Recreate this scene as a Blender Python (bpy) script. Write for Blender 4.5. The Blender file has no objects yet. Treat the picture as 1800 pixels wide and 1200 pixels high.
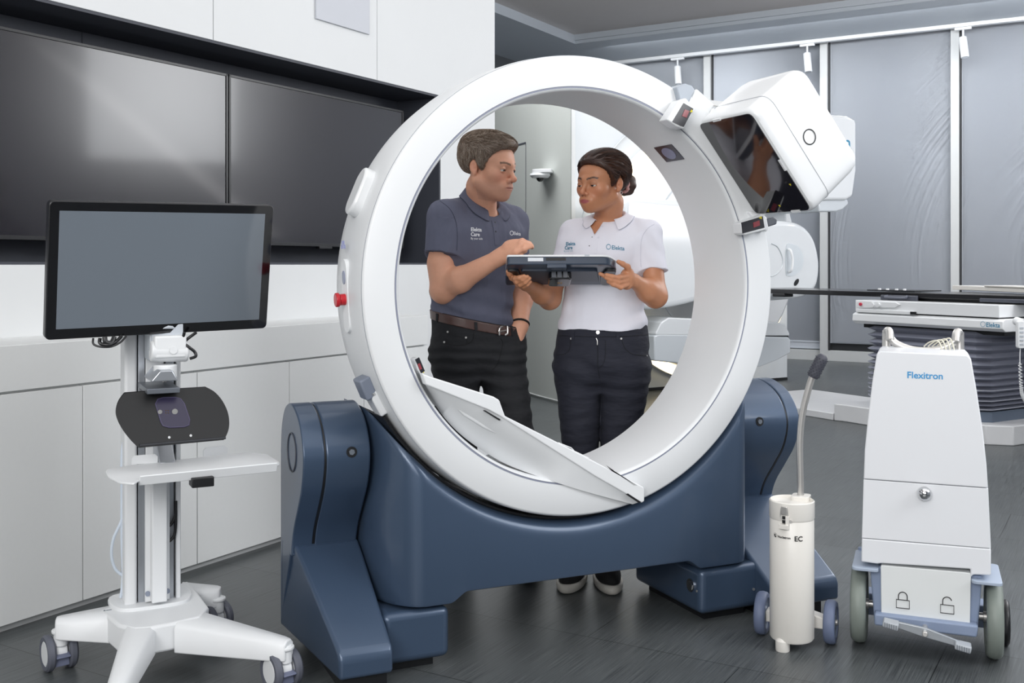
import bpy, bmesh, math, random
import numpy as np
from mathutils import Vector, Matrix
random.seed(7)
C = bpy.context.scene
# ---------------------------------------------------------------- camera, world, lights
F, CX, HY, CH = 1838.0, 900.0, 465.0, 1.19      # focal length in pixels, horizon row, lens height
cam = bpy.data.objects.new('camera', bpy.data.cameras.new('camera'))
C.collection.objects.link(cam)
cam.location = (0, 0, CH); cam.rotation_euler = (math.pi/2, 0, 0)
cam.data.sensor_width = 36; cam.data.lens = F/1800*36; cam.data.shift_y = -(600-HY)/1800
cam.data.clip_start = 0.05
C.camera = cam
C.view_settings.view_transform = 'Standard'; C.view_settings.look = 'None'
C.view_settings.gamma = 1; C.view_settings.use_curve_mapping = False
C.view_settings.exposure = -0.1
wd = bpy.data.worlds.new('world'); C.world = wd; wd.use_nodes = True
wd.node_tree.nodes['Background'].inputs[0].default_value = (.55,.62,.72,1)
wd.node_tree.nodes['Background'].inputs[1].default_value = .35
RA = math.radians(-30.7)
def rc(x, y, z=0):                               # room coordinates (x across from the screen wall, y along it) to world
    return Vector((x*math.cos(RA)-y*math.sin(RA), x*math.sin(RA)+y*math.cos(RA), z))
def area(name, loc, target, sx, sy, power, col=(1,1,1)):
    l = bpy.data.lights.new(name, 'AREA'); l.shape = 'RECTANGLE'; l.size = sx; l.size_y = sy
    l.energy = power; l.color = col
    o = bpy.data.objects.new(name, l); C.collection.objects.link(o); o.location = loc
    o.rotation_euler = (Vector(target)-Vector(loc)).to_track_quat('-Z', 'Y').to_euler()
    return o
area('studio_softbox', (-2.0,-1.6,2.9), (0.3,3.6,1.0), 2.2, 1.6, 110, (1,.99,.97))
area('studio_softbox', (3.6,1.6,2.7), (0.2,3.6,1.0), 1.6, 1.6, 70, (.96,.98,1))
area('studio_softbox', (4.6,5.6,2.9), (0.5,5.0,1.2), 1.4, 1.4, 70, (.96,.98,1))
area('ceiling_fill', rc(0.8,3,3.9), rc(0.8,3,0), 6, 6, 130)  # large overhead fill added to light the room, no fixture modelled
area('ceiling_fill', rc(-3.5,8.5,3.9), rc(-2.5,9,0), 4, 4, 50, (.97,.98,1))  # added fill for the dim back of the room, not a real panel
area('ceiling_fill', rc(.5,8.6,3.9), rc(.5,8.6,0), 4, 3, 45, (.97,.98,1))  # second added fill, lifts the far background
area('window_wall_fill', rc(-1.2,11.9,3.92), rc(-1.2,13.1,.8), 9, .7, 260, (.94,.97,1))  # added strip without a fixture, brightens the blinds
area('studio_softbox', (-.5,-2.6,2.3), (.4,4,1.1), 3.4, 2.4, 120, (1,1,1))

area('uplight_fill', rc(2.2,8.2,2.5), rc(1.2,9.0,4.0), 3, 3, 190, (1,.98,.98))  # added floating light, brightens the ceiling and soffit from below
area('ceiling_fill', rc(-4.6,6.9,3.9), rc(-4.8,7.6,0), 2.4, 2.4, 110, (.98,.99,1))  # fill added to light the front of the grey-green partition
# ---------------------------------------------------------------- helpers: frames and picking
def at(px, py, Y): return Vector(((px-CX)/F*Y, Y, CH-(py-HY)/F*Y))
class Fr:
    def __init__(s, x, y, deg, z=0):
        s.o = Vector((x, y, z)); s.a = math.radians(deg); s.M = Matrix.Translation(s.o) @ Matrix.Rotation(s.a, 4, 'Z'); s.I = s.M.inverted()
    def w(s, p): return s.M @ Vector(p)
    def l(s, p): return s.I @ Vector(p)
    def hit(s, px, py, ax, val):                 # where the sight line of a pixel meets a local plane
        o = s.I @ Vector((0,0,CH)); d = s.I.to_3x3() @ Vector(((px-CX)/F, 1, -(py-HY)/F))
        return o + d*((val-o[ax])/d[ax])
WORLD = Fr(0,0,0); ROOM = Fr(0,0,-30.7)
# ---------------------------------------------------------------- helpers: materials
def srgb(h):
    h = h.lstrip('#'); r = []
    for i in (0,2,4):
        c = int(h[i:i+2],16)/255; r.append(c/12.92 if c <= .04045 else ((c+.055)/1.055)**2.4)
    return (*r, 1)
MATS = {}
def mat(name, col, rough=.5, metal=0, coat=0, var=.03, nscale=8, bump=0, bscale=200, emit=None, estr=0, trans=0, alpha=1, attr=None, stretch=None, spec=None, sss=0, bdist=.001):
    if name in MATS: return MATS[name]
    m = bpy.data.materials.new(name); m.use_nodes = True; nt = m.node_tree; N = nt.nodes; L = nt.links
    b = N['Principled BSDF']; c = srgb(col)
    b.inputs['Roughness'].default_value = rough; b.inputs['Metallic'].default_value = metal
    b.inputs['Coat Weight'].default_value = coat; b.inputs['Coat Roughness'].default_value = .08
    b.inputs['Transmission Weight'].default_value = trans
    if spec is not None: b.inputs['Specular IOR Level'].default_value = spec
    if sss: b.inputs['Subsurface Weight'].default_value = sss; b.inputs['Subsurface Radius'].default_value = (.012,.005,.003); b.inputs['Subsurface Scale'].default_value = 1
    tc = N.new('ShaderNodeTexCoord'); mp = N.new('ShaderNodeMapping'); L.new(tc.outputs['Object'], mp.inputs['Vector'])
    if stretch: mp.inputs['Scale'].default_value = stretch
    nz = N.new('ShaderNodeTexNoise'); nz.inputs['Scale'].default_value = nscale; nz.inputs['Detail'].default_value = 4
    L.new(mp.outputs[0], nz.inputs['Vector'])
    mx = N.new('ShaderNodeMix'); mx.data_type = 'RGBA'; mx.blend_type = 'MULTIPLY'; mx.inputs['Factor'].default_value = 1
    rp = N.new('ShaderNodeMapRange'); rp.inputs['To Min'].default_value = 1-var; rp.inputs['To Max'].default_value = 1+var
    L.new(nz.outputs['Fac'], rp.inputs['Value'])
    if attr:
        at_ = N.new('ShaderNodeAttribute'); at_.attribute_name = attr; L.new(at_.outputs['Color'], mx.inputs['A'])
    else: mx.inputs['A'].default_value = c
    L.new(rp.outputs[0], mx.inputs['B']); L.new(mx.outputs['Result'], b.inputs['Base Color'])
    if bump:
        n2 = N.new('ShaderNodeTexNoise'); n2.inputs['Scale'].default_value = bscale; L.new(mp.outputs[0], n2.inputs['Vector'])
        bp = N.new('ShaderNodeBump'); bp.inputs['Strength'].default_value = bump; bp.inputs['Distance'].default_value = bdist
        L.new(n2.outputs['Fac'], bp.inputs['Height']); L.new(bp.outputs[0], b.inputs['Normal'])
    if emit: b.inputs['Emission Color'].default_value = srgb(emit); b.inputs['Emission Strength'].default_value = estr
    MATS[name] = m; return m
WHITE = mat('white_gloss_plastic', '#e6e8ea', .28, coat=.3, var=.01)
WSAT = mat('white_satin_plastic', '#e2e4e6', .42, var=.01)
LAM = mat('white_laminate', '#dfe1e1', .45, var=.015, nscale=60, bump=.05, bscale=400)
WALLM = mat('white_wall_panel', '#dcdedf', .6, var=.01)
BLUE = mat('navy_satin_paint', '#405168', .36, metal=.3, coat=.25, var=.02, bump=.06, bscale=900)
BLK = mat('black_plastic', '#141518', .4, var=.05)
GLOSSBLK = mat('black_glass', '#0a0a0d', .06, coat=1, var=0)
GREY = mat('mid_grey_plastic', '#6c737c', .45)
LGREY = mat('light_grey_plastic', '#b9bfc6', .4)
ALU = mat('brushed_aluminium', '#b8bcc2', .32, metal=.8, var=.05, nscale=20, stretch=(1,1,.05))
STEEL = mat('brushed_steel', '#cfcdca', .34, metal=.8, var=.06, nscale=60)
CHROME = mat('chrome', '#d5d6d8', .08, metal=1, var=0)
RUB = mat('grey_rubber', '#5a5d68', .6, var=.08, nscale=30)
SEAM = mat('dark_seam', '#4a4d55', .6)
SOFTSEAM = mat('grey_seam', '#9a9ea6', .6)
CREAM = mat('cream_enamel', '#e3e0da', .38, coat=.2, var=.02)
TEAL = mat('blue_print', '#2f7fa3', .6, var=0)
SKYB = mat('sky_blue_print', '#3f97cf', .6, var=0)
WPRINT = mat('white_print', '#e8eaee', .6, var=0)
BPRINT = mat('black_print', '#16171a', .6, var=0)
# ---------------------------------------------------------------- helpers: meshes
class M:
    def __init__(s): s.v = []; s.f = []; s.mi = []
    def add(s, v, f, mi=0):
        b = len(s.v); s.v += [Vector(p) for p in v]; s.f += [[b+i for i in q] for q in f]; s.mi += [mi]*len(f); return s
    def box(s, x0, x1, y0, y1, z0, z1, mi=0):
        v = [(x,y,z) for x in (x0,x1) for y in (y0,y1) for z in (z0,z1)]
        return s.add(v, [(0,1,3,2),(4,6,7,5),(0,4,5,1),(2,3,7,6),(0,2,6,4),(1,5,7,3)], mi)
    def cyl(s, p0, p1, r0, r1=None, n=32, mi=0):
        r1 = r0 if r1 is None else r1; p0, p1 = Vector(p0), Vector(p1); d = (p1-p0).normalized()
        a = d.orthogonal().normalized(); b = d.cross(a); v = []
        for p, r in ((p0,r0),(p1,r1)):
            v += [p+(a*math.cos(t)+b*math.sin(t))*r for t in (2*math.pi*i/n for i in range(n))]
        f = [(i,(i+1)%n,n+(i+1)%n,n+i) for i in range(n)]+[tuple(range(n))[::-1], tuple(range(n,2*n))]
        return s.add(v, f, mi)
    def tube(s, pts, r, n=10, closed=False, mi=0, smooth=0):
        pts = [Vector(p) for p in pts]
        if smooth: pts = spline(pts, smooth, closed)
        m = len(pts); v = []; up = None
        for i, p in enumerate(pts):
            a = pts[(i-1)%m] if (i or closed) else p; b = pts[(i+1)%m] if (i < m-1 or closed) else p
            d = (b-a).normalized()
            up = (up - d*up.dot(d)).normalized() if up is not None and (up-d*up.dot(d)).length > 1e-4 else d.orthogonal().normalized()
            q = d.cross(up); rr = r[i] if isinstance(r, (list,tuple)) else r
            v += [p+(up*math.cos(t)+q*math.sin(t))*rr for t in (2*math.pi*k/n for k in range(n))]
        f = []
        for i in range(m if closed else m-1):
            j = (i+1)%m
            f += [(i*n+k, i*n+(k+1)%n, j*n+(k+1)%n, j*n+k) for k in range(n)]
        if not closed: f += [tuple(range(n))[::-1], tuple((m-1)*n+k for k in range(n))]
        return s.add(v, f, mi)
    def prism(s, poly, fn, d0, d1, mi=0):
        """poly: 2D points; fn(a, b, d) -> 3D point"""
        n = len(poly); v = [fn(a,b,d0) for a,b in poly]+[fn(a,b,d1) for a,b in poly]
        return s.add(v, [tuple(range(n))[::-1], tuple(range(n,2*n))]+[(i,(i+1)%n,n+(i+1)%n,n+i) for i in range(n)], mi)
    def lathe(s, prof, fn, n=128, mi=0, closed=True):
        """prof: (r, h) loop; fn(ca, sa, h) -> point with ca=r cos, sa=r sin"""
        m = len(prof); v = []
        for i in range(n):
            t = 2*math.pi*i/n
            v += [fn(r*math.cos(t), r*math.sin(t), h) for r, h in prof]
        f = []
        for i in range(n):
            j = (i+1)%n
            for k in range(m if closed else m-1):
                l = (k+1)%m
                f.append((i*m+k, j*m+k, j*m+l, i*m+l))
        return s.add(v, f, mi)
    def sphere(s, c, r, nu=24, nv=14, sc=(1,1,1), mi=0):
        c = Vector(c); v = [c+Vector((0,0,r*sc[2]))]
        for j in range(1,nv):
            for i in range(nu):
                a, b = math.pi*j/nv, 2*math.pi*i/nu
                v.append(c+Vector((r*sc[0]*math.sin(a)*math.cos(b), r*sc[1]*math.sin(a)*math.sin(b), r*sc[2]*math.cos(a))))
        v.append(c-Vector((0,0,r*sc[2]))); f = [(0,1+i,1+(i+1)%nu) for i in range(nu)]
        for j in range(nv-2):
            o = 1+j*nu; f += [(o+i, o+nu+i, o+nu+(i+1)%nu, o+(i+1)%nu) for i in range(nu)]
        o = 1+(nv-2)*nu; f += [(o+i, len(v)-1, o+(i+1)%nu) for i in range(nu)]
        return s.add(v, f, mi)
def spline(pts, k=8, closed=False):
    pts = [Vector(p) for p in pts]; n = len(pts); out = []
    for i in range(n if closed else n-1):
        g = lambda j: pts[j % n] if closed else pts[max(0,min(n-1,j))]
        a, b, c, d = g(i-1), g(i), g(i+1), g(i+2)
        for q in range(k):
            t = q/k
            out.append(.5*((2*b)+(c-a)*t+(2*a-5*b+4*c-d)*t*t+(3*b-a-3*c+d)*t**3))
    if not closed: out.append(pts[-1])
    return out
def spline2(pts, k=8, closed=False): return [(p.x,p.y) for p in spline([Vector((a,b,0)) for a,b in pts], k, closed)]
def rrect(x0, x1, y0, y1, r, n=6):
    o = []
    for cx, cy, a in ((x1-r,y1-r,0),(x0+r,y1-r,90),(x0+r,y0+r,180),(x1-r,y0+r,270)):
        o += [(cx+r*math.cos(math.radians(a+90*i/n)), cy+r*math.sin(math.radians(a+90*i/n))) for i in range(n+1)]
    return o
def roundpoly(poly, r, n=5):
    out = []; m = len(poly)
    for i in range(m):
        p = Vector(poly[i]); a = Vector(poly[i-1])-p; b = Vector(poly[(i+1)%m])-p
        rr = min(r, a.length*.45, b.length*.45); A = p+a.normalized()*rr; B = p+b.normalized()*rr
        for k in range(n+1):
            t = k/n; q = A*(1-t)**2+p*2*t*(1-t)+B*t*t; out.append((q.x,q.y))
    return out
FM = {}                                           # thing -> frame
def thing(name, label, cat, fr, group=None):
    o = bpy.data.objects.new(name, None); C.collection.objects.link(o); o.empty_display_size = .05
    o.location = fr.o; o.rotation_euler = (0,0,fr.a); o['label'] = label; o['category'] = cat
    if group: o['group'] = group
    FM[o.name] = fr; return o
def obj(name, m, material, parent=None, bev=0, seg=3, ang=30, label=None, world=False, fr=None, flat=False):
    me = bpy.data.meshes.new(name)
    v = m.v
    if world and parent is not None and parent.name in FM: v = [FM[parent.name].l(p) for p in v]
    if parent is None and fr is not None: v = [fr.w(p) for p in v]
    me.from_pydata([tuple(p) for p in v], [], m.f)
    ms = material if isinstance(material, (list,tuple)) else [material]
    for x in ms: me.materials.append(x)
    if len(ms) > 1: me.polygons.foreach_set('material_index', m.mi)
    bm = bmesh.new(); bm.from_mesh(me); bmesh.ops.recalc_face_normals(bm, faces=bm.faces); bm.to_mesh(me); bm.free()
    o = bpy.data.objects.new(name, me); C.collection.objects.link(o)
    if parent is not None: o.parent = parent; FM[o.name] = FM.get(parent.name)
    if not flat: me.shade_smooth(); me.set_sharp_from_angle(angle=math.radians(ang))
    if bev:
        b = o.modifiers.new('bevel','BEVEL'); b.width = bev; b.segments = seg; b.limit_method = 'ANGLE'; b.angle_limit = math.radians(ang); b.use_clamp_overlap = True; b.harden_normals = False
    if label: o['label'] = label
    return o
def tag(o, label, cat, group=None):
    o['label'] = label; o['category'] = cat
    if group: o['group'] = group
    return o
def struct(o): o['kind'] = 'structure'; return o
def textmesh(body, size, fn, m=None, mi=0, bold=0, align='LEFT', shear=0):
    cu = bpy.data.curves.new('lettering','FONT'); cu.body = body; cu.size = size; cu.align_x = align; cu.offset = bold; cu.shear = shear; cu.resolution_u = 3
    to = bpy.data.objects.new('lettering', cu); C.collection.objects.link(to)
    dg = bpy.context.evaluated_depsgraph_get(); me = bpy.data.meshes.new_from_object(to.evaluated_get(dg))
    m = m or M(); m.add([fn(v.co.x, v.co.y) for v in me.vertices], [tuple(p.vertices) for p in me.polygons], mi)
    bpy.data.objects.remove(to); bpy.data.curves.remove(cu); bpy.data.meshes.remove(me); return m
def ringlogo(m, fn, cx, cy, r, w, n=28, a0=0, a1=360, sq=1):
    v = []; f = []
    for i in range(n+1):
        t = math.radians(a0+(a1-a0)*i/n)
        for q in (r-w/2, r+w/2): v.append(fn(cx+q*math.cos(t)*sq, cy+q*math.sin(t)))
    f = [(2*i,2*i+1,2*i+3,2*i+2) for i in range(n)]
    return m.add(v, f)
# ================================================================ the room
XC, XW, XT, XN = -3.125, -3.47, -3.60, -3.78      # cabinet front, wall, screens, niche back (room x)
R = ROOM
def rz(px, py, ax, val): return R.hit(px, py, ax, val)
# floor
fm = bpy.data.materials.new('dark_vinyl_floor'); fm.use_nodes = True; N = fm.node_tree.nodes; L = fm.node_tree.links; b = N['Principled BSDF']
tc = N.new('ShaderNodeTexCoord'); mp = N.new('ShaderNodeMapping'); L.new(tc.outputs['Object'], mp.inputs['Vector'])
mp.inputs['Rotation'].default_value = (0,0,math.radians(30.7))
m2 = N.new('ShaderNodeMapping'); L.new(mp.outputs[0], m2.inputs['Vector']); m2.inputs['Scale'].default_value = (420,4.5,1)
nz = N.new('ShaderNodeTexNoise'); nz.inputs['Scale'].default_value = 1; nz.inputs['Detail'].default_value = 3; L.new(m2.outputs[0], nz.inputs['Vector'])
br = N.new('ShaderNodeTexBrick'); br.inputs['Scale'].default_value = 1; br.inputs['Brick Width'].default_value = 1.0; br.inputs['Row Height'].default_value = .5
br.inputs['Mortar Size'].default_value = .0018; br.inputs['Mortar Smooth'].default_value = .2
br.inputs['Color1'].default_value = (1,1,1,1); br.inputs['Color2'].default_value = (.82,.82,.82,1); br.inputs['Mortar'].default_value = (.25,.25,.25,1)
L.new(mp.outputs[0], br.inputs['Vector'])
rp = N.new('ShaderNodeValToRGB'); rp.color_ramp.elements[0].position = .22; rp.color_ramp.elements[0].color = srgb('#34373a'); rp.color_ramp.elements[1].position = .8; rp.color_ramp.elements[1].color = srgb('#686d6e')
L.new(nz.outputs['Fac'], rp.inputs['Fac'])
mx = N.new('ShaderNodeMix'); mx.data_type = 'RGBA'; mx.blend_type = 'MULTIPLY'; mx.inputs['Factor'].default_value = 1
L.new(rp.outputs[0], mx.inputs['A']); L.new(br.outputs['Color'], mx.inputs['B']); L.new(mx.outputs['Result'], b.inputs['Base Color'])
b.inputs['Roughness'].default_value = .34
bp = N.new('ShaderNodeBump'); bp.inputs['Strength'].default_value = .25; bp.inputs['Distance'].default_value = .0006; L.new(nz.outputs['Fac'], bp.inputs['Height']); L.new(bp.outputs[0], b.inputs['Normal'])
struct(obj('floor', M().box(-8.2,5.2,-5.2,14.4,-.1,0), fm, fr=R))
CEIL = mat('grey_ceiling_paint', '#c4c0bf', .8, var=.02)
SOF = mat('blue_grey_soffit', '#bac1c9', .6, var=.02)
GWALL = mat('grey_green_wall', '#c3c7c3', .6, var=.02, nscale=40)
DARKW = mat('dark_alcove_wall', '#54585c', .7)
struct(obj('ceiling', M().box(-8.2,5.2,-5.2,14.4,4.06,4.2), CEIL, fr=R))
so = M().box(-7.2,4.7,11.65,13.02,3.95,4.06).box(-7.2,-6.0,-5.1,11.65,3.95,4.06).box(3.6,4.7,-5.1,11.65,3.95,4.06)
struct(obj('trim_1', so, SOF, fr=R))
struct(obj('trim_2', M().box(-6.03,3.63,11.62,11.66,3.99,4.075), SOF, fr=R))
# wall behind the screens, built of tall panels with hairline joints, niche cut out
yend = rz(870,300,0,XW).y; ynich = rz(775,300,0,XW).y
zn0 = 1.19; zn1 = rz(770,167,0,XW).z
s1 = rz(375,60,0,XW).y; s2 = rz(663,100,0,XW).y
w = M(); ys = [-5.0, -.6, s1, s2, yend]
for a, c in zip(ys[:-1], ys[1:]): w.box(XW-.6, XW, a+.0015, c-.0015, zn1, 4.06)
for a, c in zip([-5.0,s1], [s1,ynich]): w.box(XW-.6, XW, a+.0015, c-.0015, 0, zn0)
w.box(XW-.6, XW, ynich, yend, 0, zn1)
w.box(XW-.62, XW-.45, -5, yend-.002, 0, 4.06)
struct(obj('wall_left', w, WALLM, fr=R, bev=.0015, seg=1))
nb = M().box(XN-.04, XN, -5, ynich, zn0, zn1)
NICH = mat('charcoal_niche_lining', '#3c3f48', .55, var=.03)
nb.box(XN, XW-.004, ynich-.012, ynich, zn0, zn1).box(XN, XW-.004, -5, ynich, zn1-.012, zn1).box(XN, XW-.004, -5, ynich, zn0, zn0+.01)
sy = rz(145,60,0,XN).y; nb.box(XN, XN+.004, sy-.003, sy+.001, zn0, zn1)
struct(obj('trim_3', nb, NICH, fr=R))
# wall-mounted screens
SCR = mat('dark_screen_glass', '#14121a', .24, coat=.35, var=0, spec=.5)
BEZ = mat('black_bezel', '#17181b', .35)
xL = rz(401,250,0,XT).y; xR = rz(709,300,0,XT).y; tw = xR-xL-.004
zt = rz(709,195,0,XT).z; zb = zt-tw*9/16-.03
for k, y0, lab in ((0, xL+.003, 'black wall-mounted television on the right, right beside the white ring scanner'), (1, xL-tw-.003, 'black wall-mounted television at the far left above the touch monitor')):
    fr = Fr(*rc(XT, y0+tw/2)[:2], -30.7, z=(zt+zb)/2)
    t = thing('television', lab, 'television', fr, 'screens on the wall')
    h = (zt-zb)/2
    body = M().box(-.10, -.006, -tw/2, tw/2, -h, h); obj('housing', body, BEZ, t, bev=.003)
    bz = M()
    for a in ((-tw/2,-tw/2+.012,-h,h),(tw/2-.012,tw/2,-h,h),(-tw/2,tw/2,h-.012,h),(-tw/2,tw/2,-h,-h+.016)): bz.box(-.008,.004,*a)
    obj('bezel', bz, BEZ, t, bev=.001)
    obj('screen', M().box(-.008,.0,-tw/2+.01,tw/2-.01,-h+.014,h-.01), SCR, t)
    obj('logo_bump', M().box(-.02,.006,-.05,.05,-h-.012,-h+.002), BEZ, t, bev=.002)
    obj('wall_bracket', M().box(XN-XT+.001, -.09, -.3,.3,-.2,.2), BLK, t)
# grey plate high on the wall
p0 = rz(553,58,0,XW); p1 = rz(647,30,0,XW)
z58 = rz(553,33,0,XW).z
obj_ = obj('wall_plate', M().box(XW+.001, XW+.012, p0.y, p1.y, z58, 3.4), mat('pale_grey_plate','#c3c6cd',.5), fr=R, bev=.002)
tag(obj_, 'pale grey rectangular plate set high on the white wall above the screens', 'wall plate')
# ---------------- low cabinets and the long worktop
zs = rz(0,690,0,XC).z; zt0 = rz(60,604,0,XC).z; zk = rz(0,1100,0,XC).z
yy = [rz(-230,800,0,XC).y, rz(146,800,0,XC).y, rz(347,800,0,XC).y, rz(509,800,0,XC).y, rz(640,800,0,XC).y, rz(752,700,0,XC).y]
print('cab', zs, zt0, zk, yy, yend, ynich, zn1)
cabs = ['white low cabinet unit at the far left, cut off by the frame edge','white low cabinet unit directly behind the monitor trolley column','white low cabinet unit between the trolley column and the navy scanner foot','white low cabinet unit behind the left end of the navy scanner base','white low cabinet unit seen through the lower left of the scanner ring']
for k in range(5):
    a, c = yy[k], yy[k+1]; fr = Fr(*rc(XC,(a+c)/2)[:2], -30.7); h = (c-a)/2
    t = thing('base_cabinet', cabs[k], 'cabinet', fr, 'white base cabinets along the wall')
    obj('body', M().box(-.34,-.021,-h+.001,h-.001,zk,zs-.002), LAM, t)
    obj('toe_kick', M().box(-.34,-.03,-h,h,0,zk), mat('grey_plinth','#cdcfcf',.5), t)
    obj('door', M().box(-.02,0,-h+.002,h-.002,zk-.003,zs-.008), LAM, t, bev=.001, seg=1)
fr = Fr(*rc(XC,(yy[0]+yy[5])/2)[:2], -30.7); h = (yy[5]-yy[0])/2
t = thing('worktop', 'long white worktop with deep front apron running over the low cabinets', 'worktop', fr)
obj('top_slab', M().box(-.345,.0,-h-.3,h,zs,zt0), LAM, t, bev=.002, seg=2)
# ---------------- back wall: blinds, posts, glass
YB = 13.14
px_ = [rz(x,300,1,YB).x for x in (1246,1448,1680)]; print('posts', px_)
sp = (px_[2]-px_[0])/2; posts = [px_[0]+sp*k for k in range(-5,6) if -7.2 < px_[0]+sp*k < 4.6]
GLASS = mat('dark_night_glass', '#20262c', .05, var=0)
BLIND = mat('grey_blind_fabric', '#c3c8d0', .75, var=0)
POST = mat('pale_post_metal', '#c9cbcb', .45)
allx = posts
DK = mat('dark_window_frame', '#2c2e31', .5)
k = 0
for a in allx:
    k += 1
    m = M().box(a-.045,a+.045,YB-.08,YB+.1,0,4.06).box(a+.045,a+.068,YB-.03,YB+.1,.13,4.06,1)
    struct(obj('trim_%d' % (10+k), m, [POST, DK], fr=R, bev=.003))
edges = allx+[4.7]
vi = [i for i,a in enumerate(allx) if abs(a-px_[0]) < .01][0]
LB = {vi-2:'grey roller blind seen through the gap far left behind the ring', vi-1:'grey roller blind left of the first pale window post, behind the leftmost ceiling spotlight', vi:'grey roller blind between the first and second pale posts, partly behind the tilted source housing', vi+1:'wide grey roller blind between the second and third pale posts, directly above the couch', vi+2:'grey roller blind right of the third pale post, at the right edge of the photo'}
for i in range(vi-2, min(vi+3, len(edges)-1)):
    a, c = edges[i], edges[i+1]; bot = .24 if i != vi else .16
    t = thing('roller_blind', LB.get(i,'grey roller blind'), 'blind', Fr(*rc((a+c)/2,YB)[:2], -30.7), 'roller blinds on the window wall'); h = (c-a)/2
    obj('fabric', M().box(-h+.075,h-.052,-.004,0,bot,4.05), BLIND, t)
    obj('bottom_bar', M().box(-h+.075,h-.052,-.01,.006,bot-.02,bot), BLIND, t, bev=.003)
for i in range(len(edges)-1):
    struct(obj('window_%d' % (i+1), M().box(edges[i]+.045,edges[i+1]-.045,YB+.08,YB+.1,.13,3.95), GLASS, fr=R))
struct(obj('trim_4', M().box(-7.2,4.7,YB+.03,YB+.09,.13,.24), DK, fr=R))
struct(obj('baseboard_back', M().box(-7.2,4.7,YB-.03,YB+.1,0,.13), POST, fr=R, bev=.003))
struct(obj('wall_back', M().box(-8.2,5.2,13.5,14.4,0,4.06), DARKW, fr=R))
struct(obj('wall_far_left', M().box(-8.2,-7.2,-5.2,13.5,0,4.06), DARKW, fr=R))
# right-hand and rear walls (seen only as reflections)
struct(obj('wall_right', M().box(4.7,5.2,-5.2,14.4,0,4.06), BLIND, fr=R))
for i in range(6):
    y = -3.4+i*2.6
    struct(obj('trim_%d' % (40+i), M().box(4.6,4.7,y,y+.12,0,4.06).box(4.64,4.7,y-.08,y,0,4.06,1).box(4.64,4.7,y+.12,y+.2,0,4.06,1), [POST,DK], fr=R))
struct(obj('wall_rear', M().box(-8.2,5.2,-5.2,-4.9,0,4.06), mat('rear_wall_grey','#9c9fa2',.7), fr=R))
# ---------------- lighting track with three spotlights
YTK = 12.92
zt_ = 3.94
t = thing('lighting_track', 'white lighting track rail running along the ceiling edge', 'lighting track', Fr(*rc(0,YTK)[:2], -30.7, z=3.95))
obj('rail', M().box(-7.1,4.6,-.04,.04,-.045,-.003), WSAT, t)
for sx, lab in ((1191,'small white ceiling spotlight, leftmost of the three, above the ring'),(1419,'small white ceiling spotlight, the middle one above the source housing'),(1693,'small white ceiling spotlight at the right, in front of the third window post')):
    c = rz(sx,60,1,YTK); fr = Fr(*rc(c.x,YTK)[:2], -30.7, z=3.905)
    t = thing('track_spotlight', lab, 'spotlight', fr, 'spotlights on the ceiling track')
    obj('adapter', M().box(-.09,.09,-.02,.02,-.03,0), WSAT, t, bev=.004)
    obj('stem', M().cyl((0,0,-.03),(0,0,-.13),.012), WSAT, t)
    ax = Vector((.03,-.035,-.24)); top = Vector((-.005,0,-.115))
    ln = M().cyl(top, top+ax, .045, n=28)
    sp_ = obj('barrel', ln, WSAT, t, bev=.006)
    obj('lens', M().cyl(top+ax, top+ax*1.015, .034), CHROME, t)
# ---------------- grey-green partition with rounded end, flush door and dome camera
pp = [Vector((*at(870,700,10.35).xy,0)), Vector((*at(932,695,9.51).xy,0))]
a_ = pp[0]; b_ = pp[1]; d_ = (b_-a_).normalized()
arc = [b_+d_*.0, b_+d_*.25+Vector((.00,0,0)), b_+d_*.5+Vector((.015,0,0)), Vector((*at(1003,700,8.78).xy,0))]
path = [a_-d_*.9] + [a_] + spline(arc, 8)
nrm = Vector((-d_.y, d_.x, 0)); nrm = nrm if nrm.dot(Vector((0,-1,0))) < 0 else -nrm
poly = [(p.x,p.y) for p in path]+[(p.x,p.y) for p in [path[-1]+Vector((-.02,1.2,0)), a_-d_*.9+Vector((.0,1.6,0))]]
struct(obj('wall_middle', M().prism(poly, lambda a,b_,z: Vector((a,b_,z)), 0, 2.72), GWALL, ang=25))
dr = M()
f1 = (b_-a_).length
def onw(s, z, off): return a_ + d_*s + nl*off + Vector((0,0,z))
nl = Vector((d_.y, -d_.x, 0)); nl = nl if nl.y < 0 else -nl
sA = ((at(922,300,9.6).xy-a_.xy).length); zd = CH+(465-253)/F*9.7
for (q0,q1,z0,z1) in ((sA-.9,sA,zd-.008,zd+.008),(sA-.004,sA+.004,0,zd)):
    v = [onw(s_,z_,o_) for s_ in (q0,q1) for o_ in (0,.003) for z_ in (z0,z1)]
    dr.add(v, [(0,1,3,2),(4,6,7,5),(0,4,5,1),(2,3,7,6),(0,2,6,4),(1,5,7,3)])
struct(obj('door_1', dr, SEAM))
struct(obj('baseboard_middle', M().tube([p+nl*.002+Vector((0,0,.02)) for p in path], .008, n=6), POST))
fr = Fr(*at(961,302,9.12).xy, 0, z=CH+(465-302)/F*9.12)
wq = Fr(fr.o.x, fr.o.y, 0)
fr.o.y -= .02
t = thing('security_camera', 'white dome security camera on a flat bracket on the grey curved wall', 'camera', fr)
s9 = 9.05/F
pl = spline2([(-26*s9,-.06),(-20*s9,-.13),(0,-.16),(9*s9,-.12),(9*s9,.15),(-18*s9,.1)],5,True)
obj('bracket', M().prism(pl, lambda a,b_,z: Vector((a,b_,z)), -.02, .012), WSAT, t, bev=.004)
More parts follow.
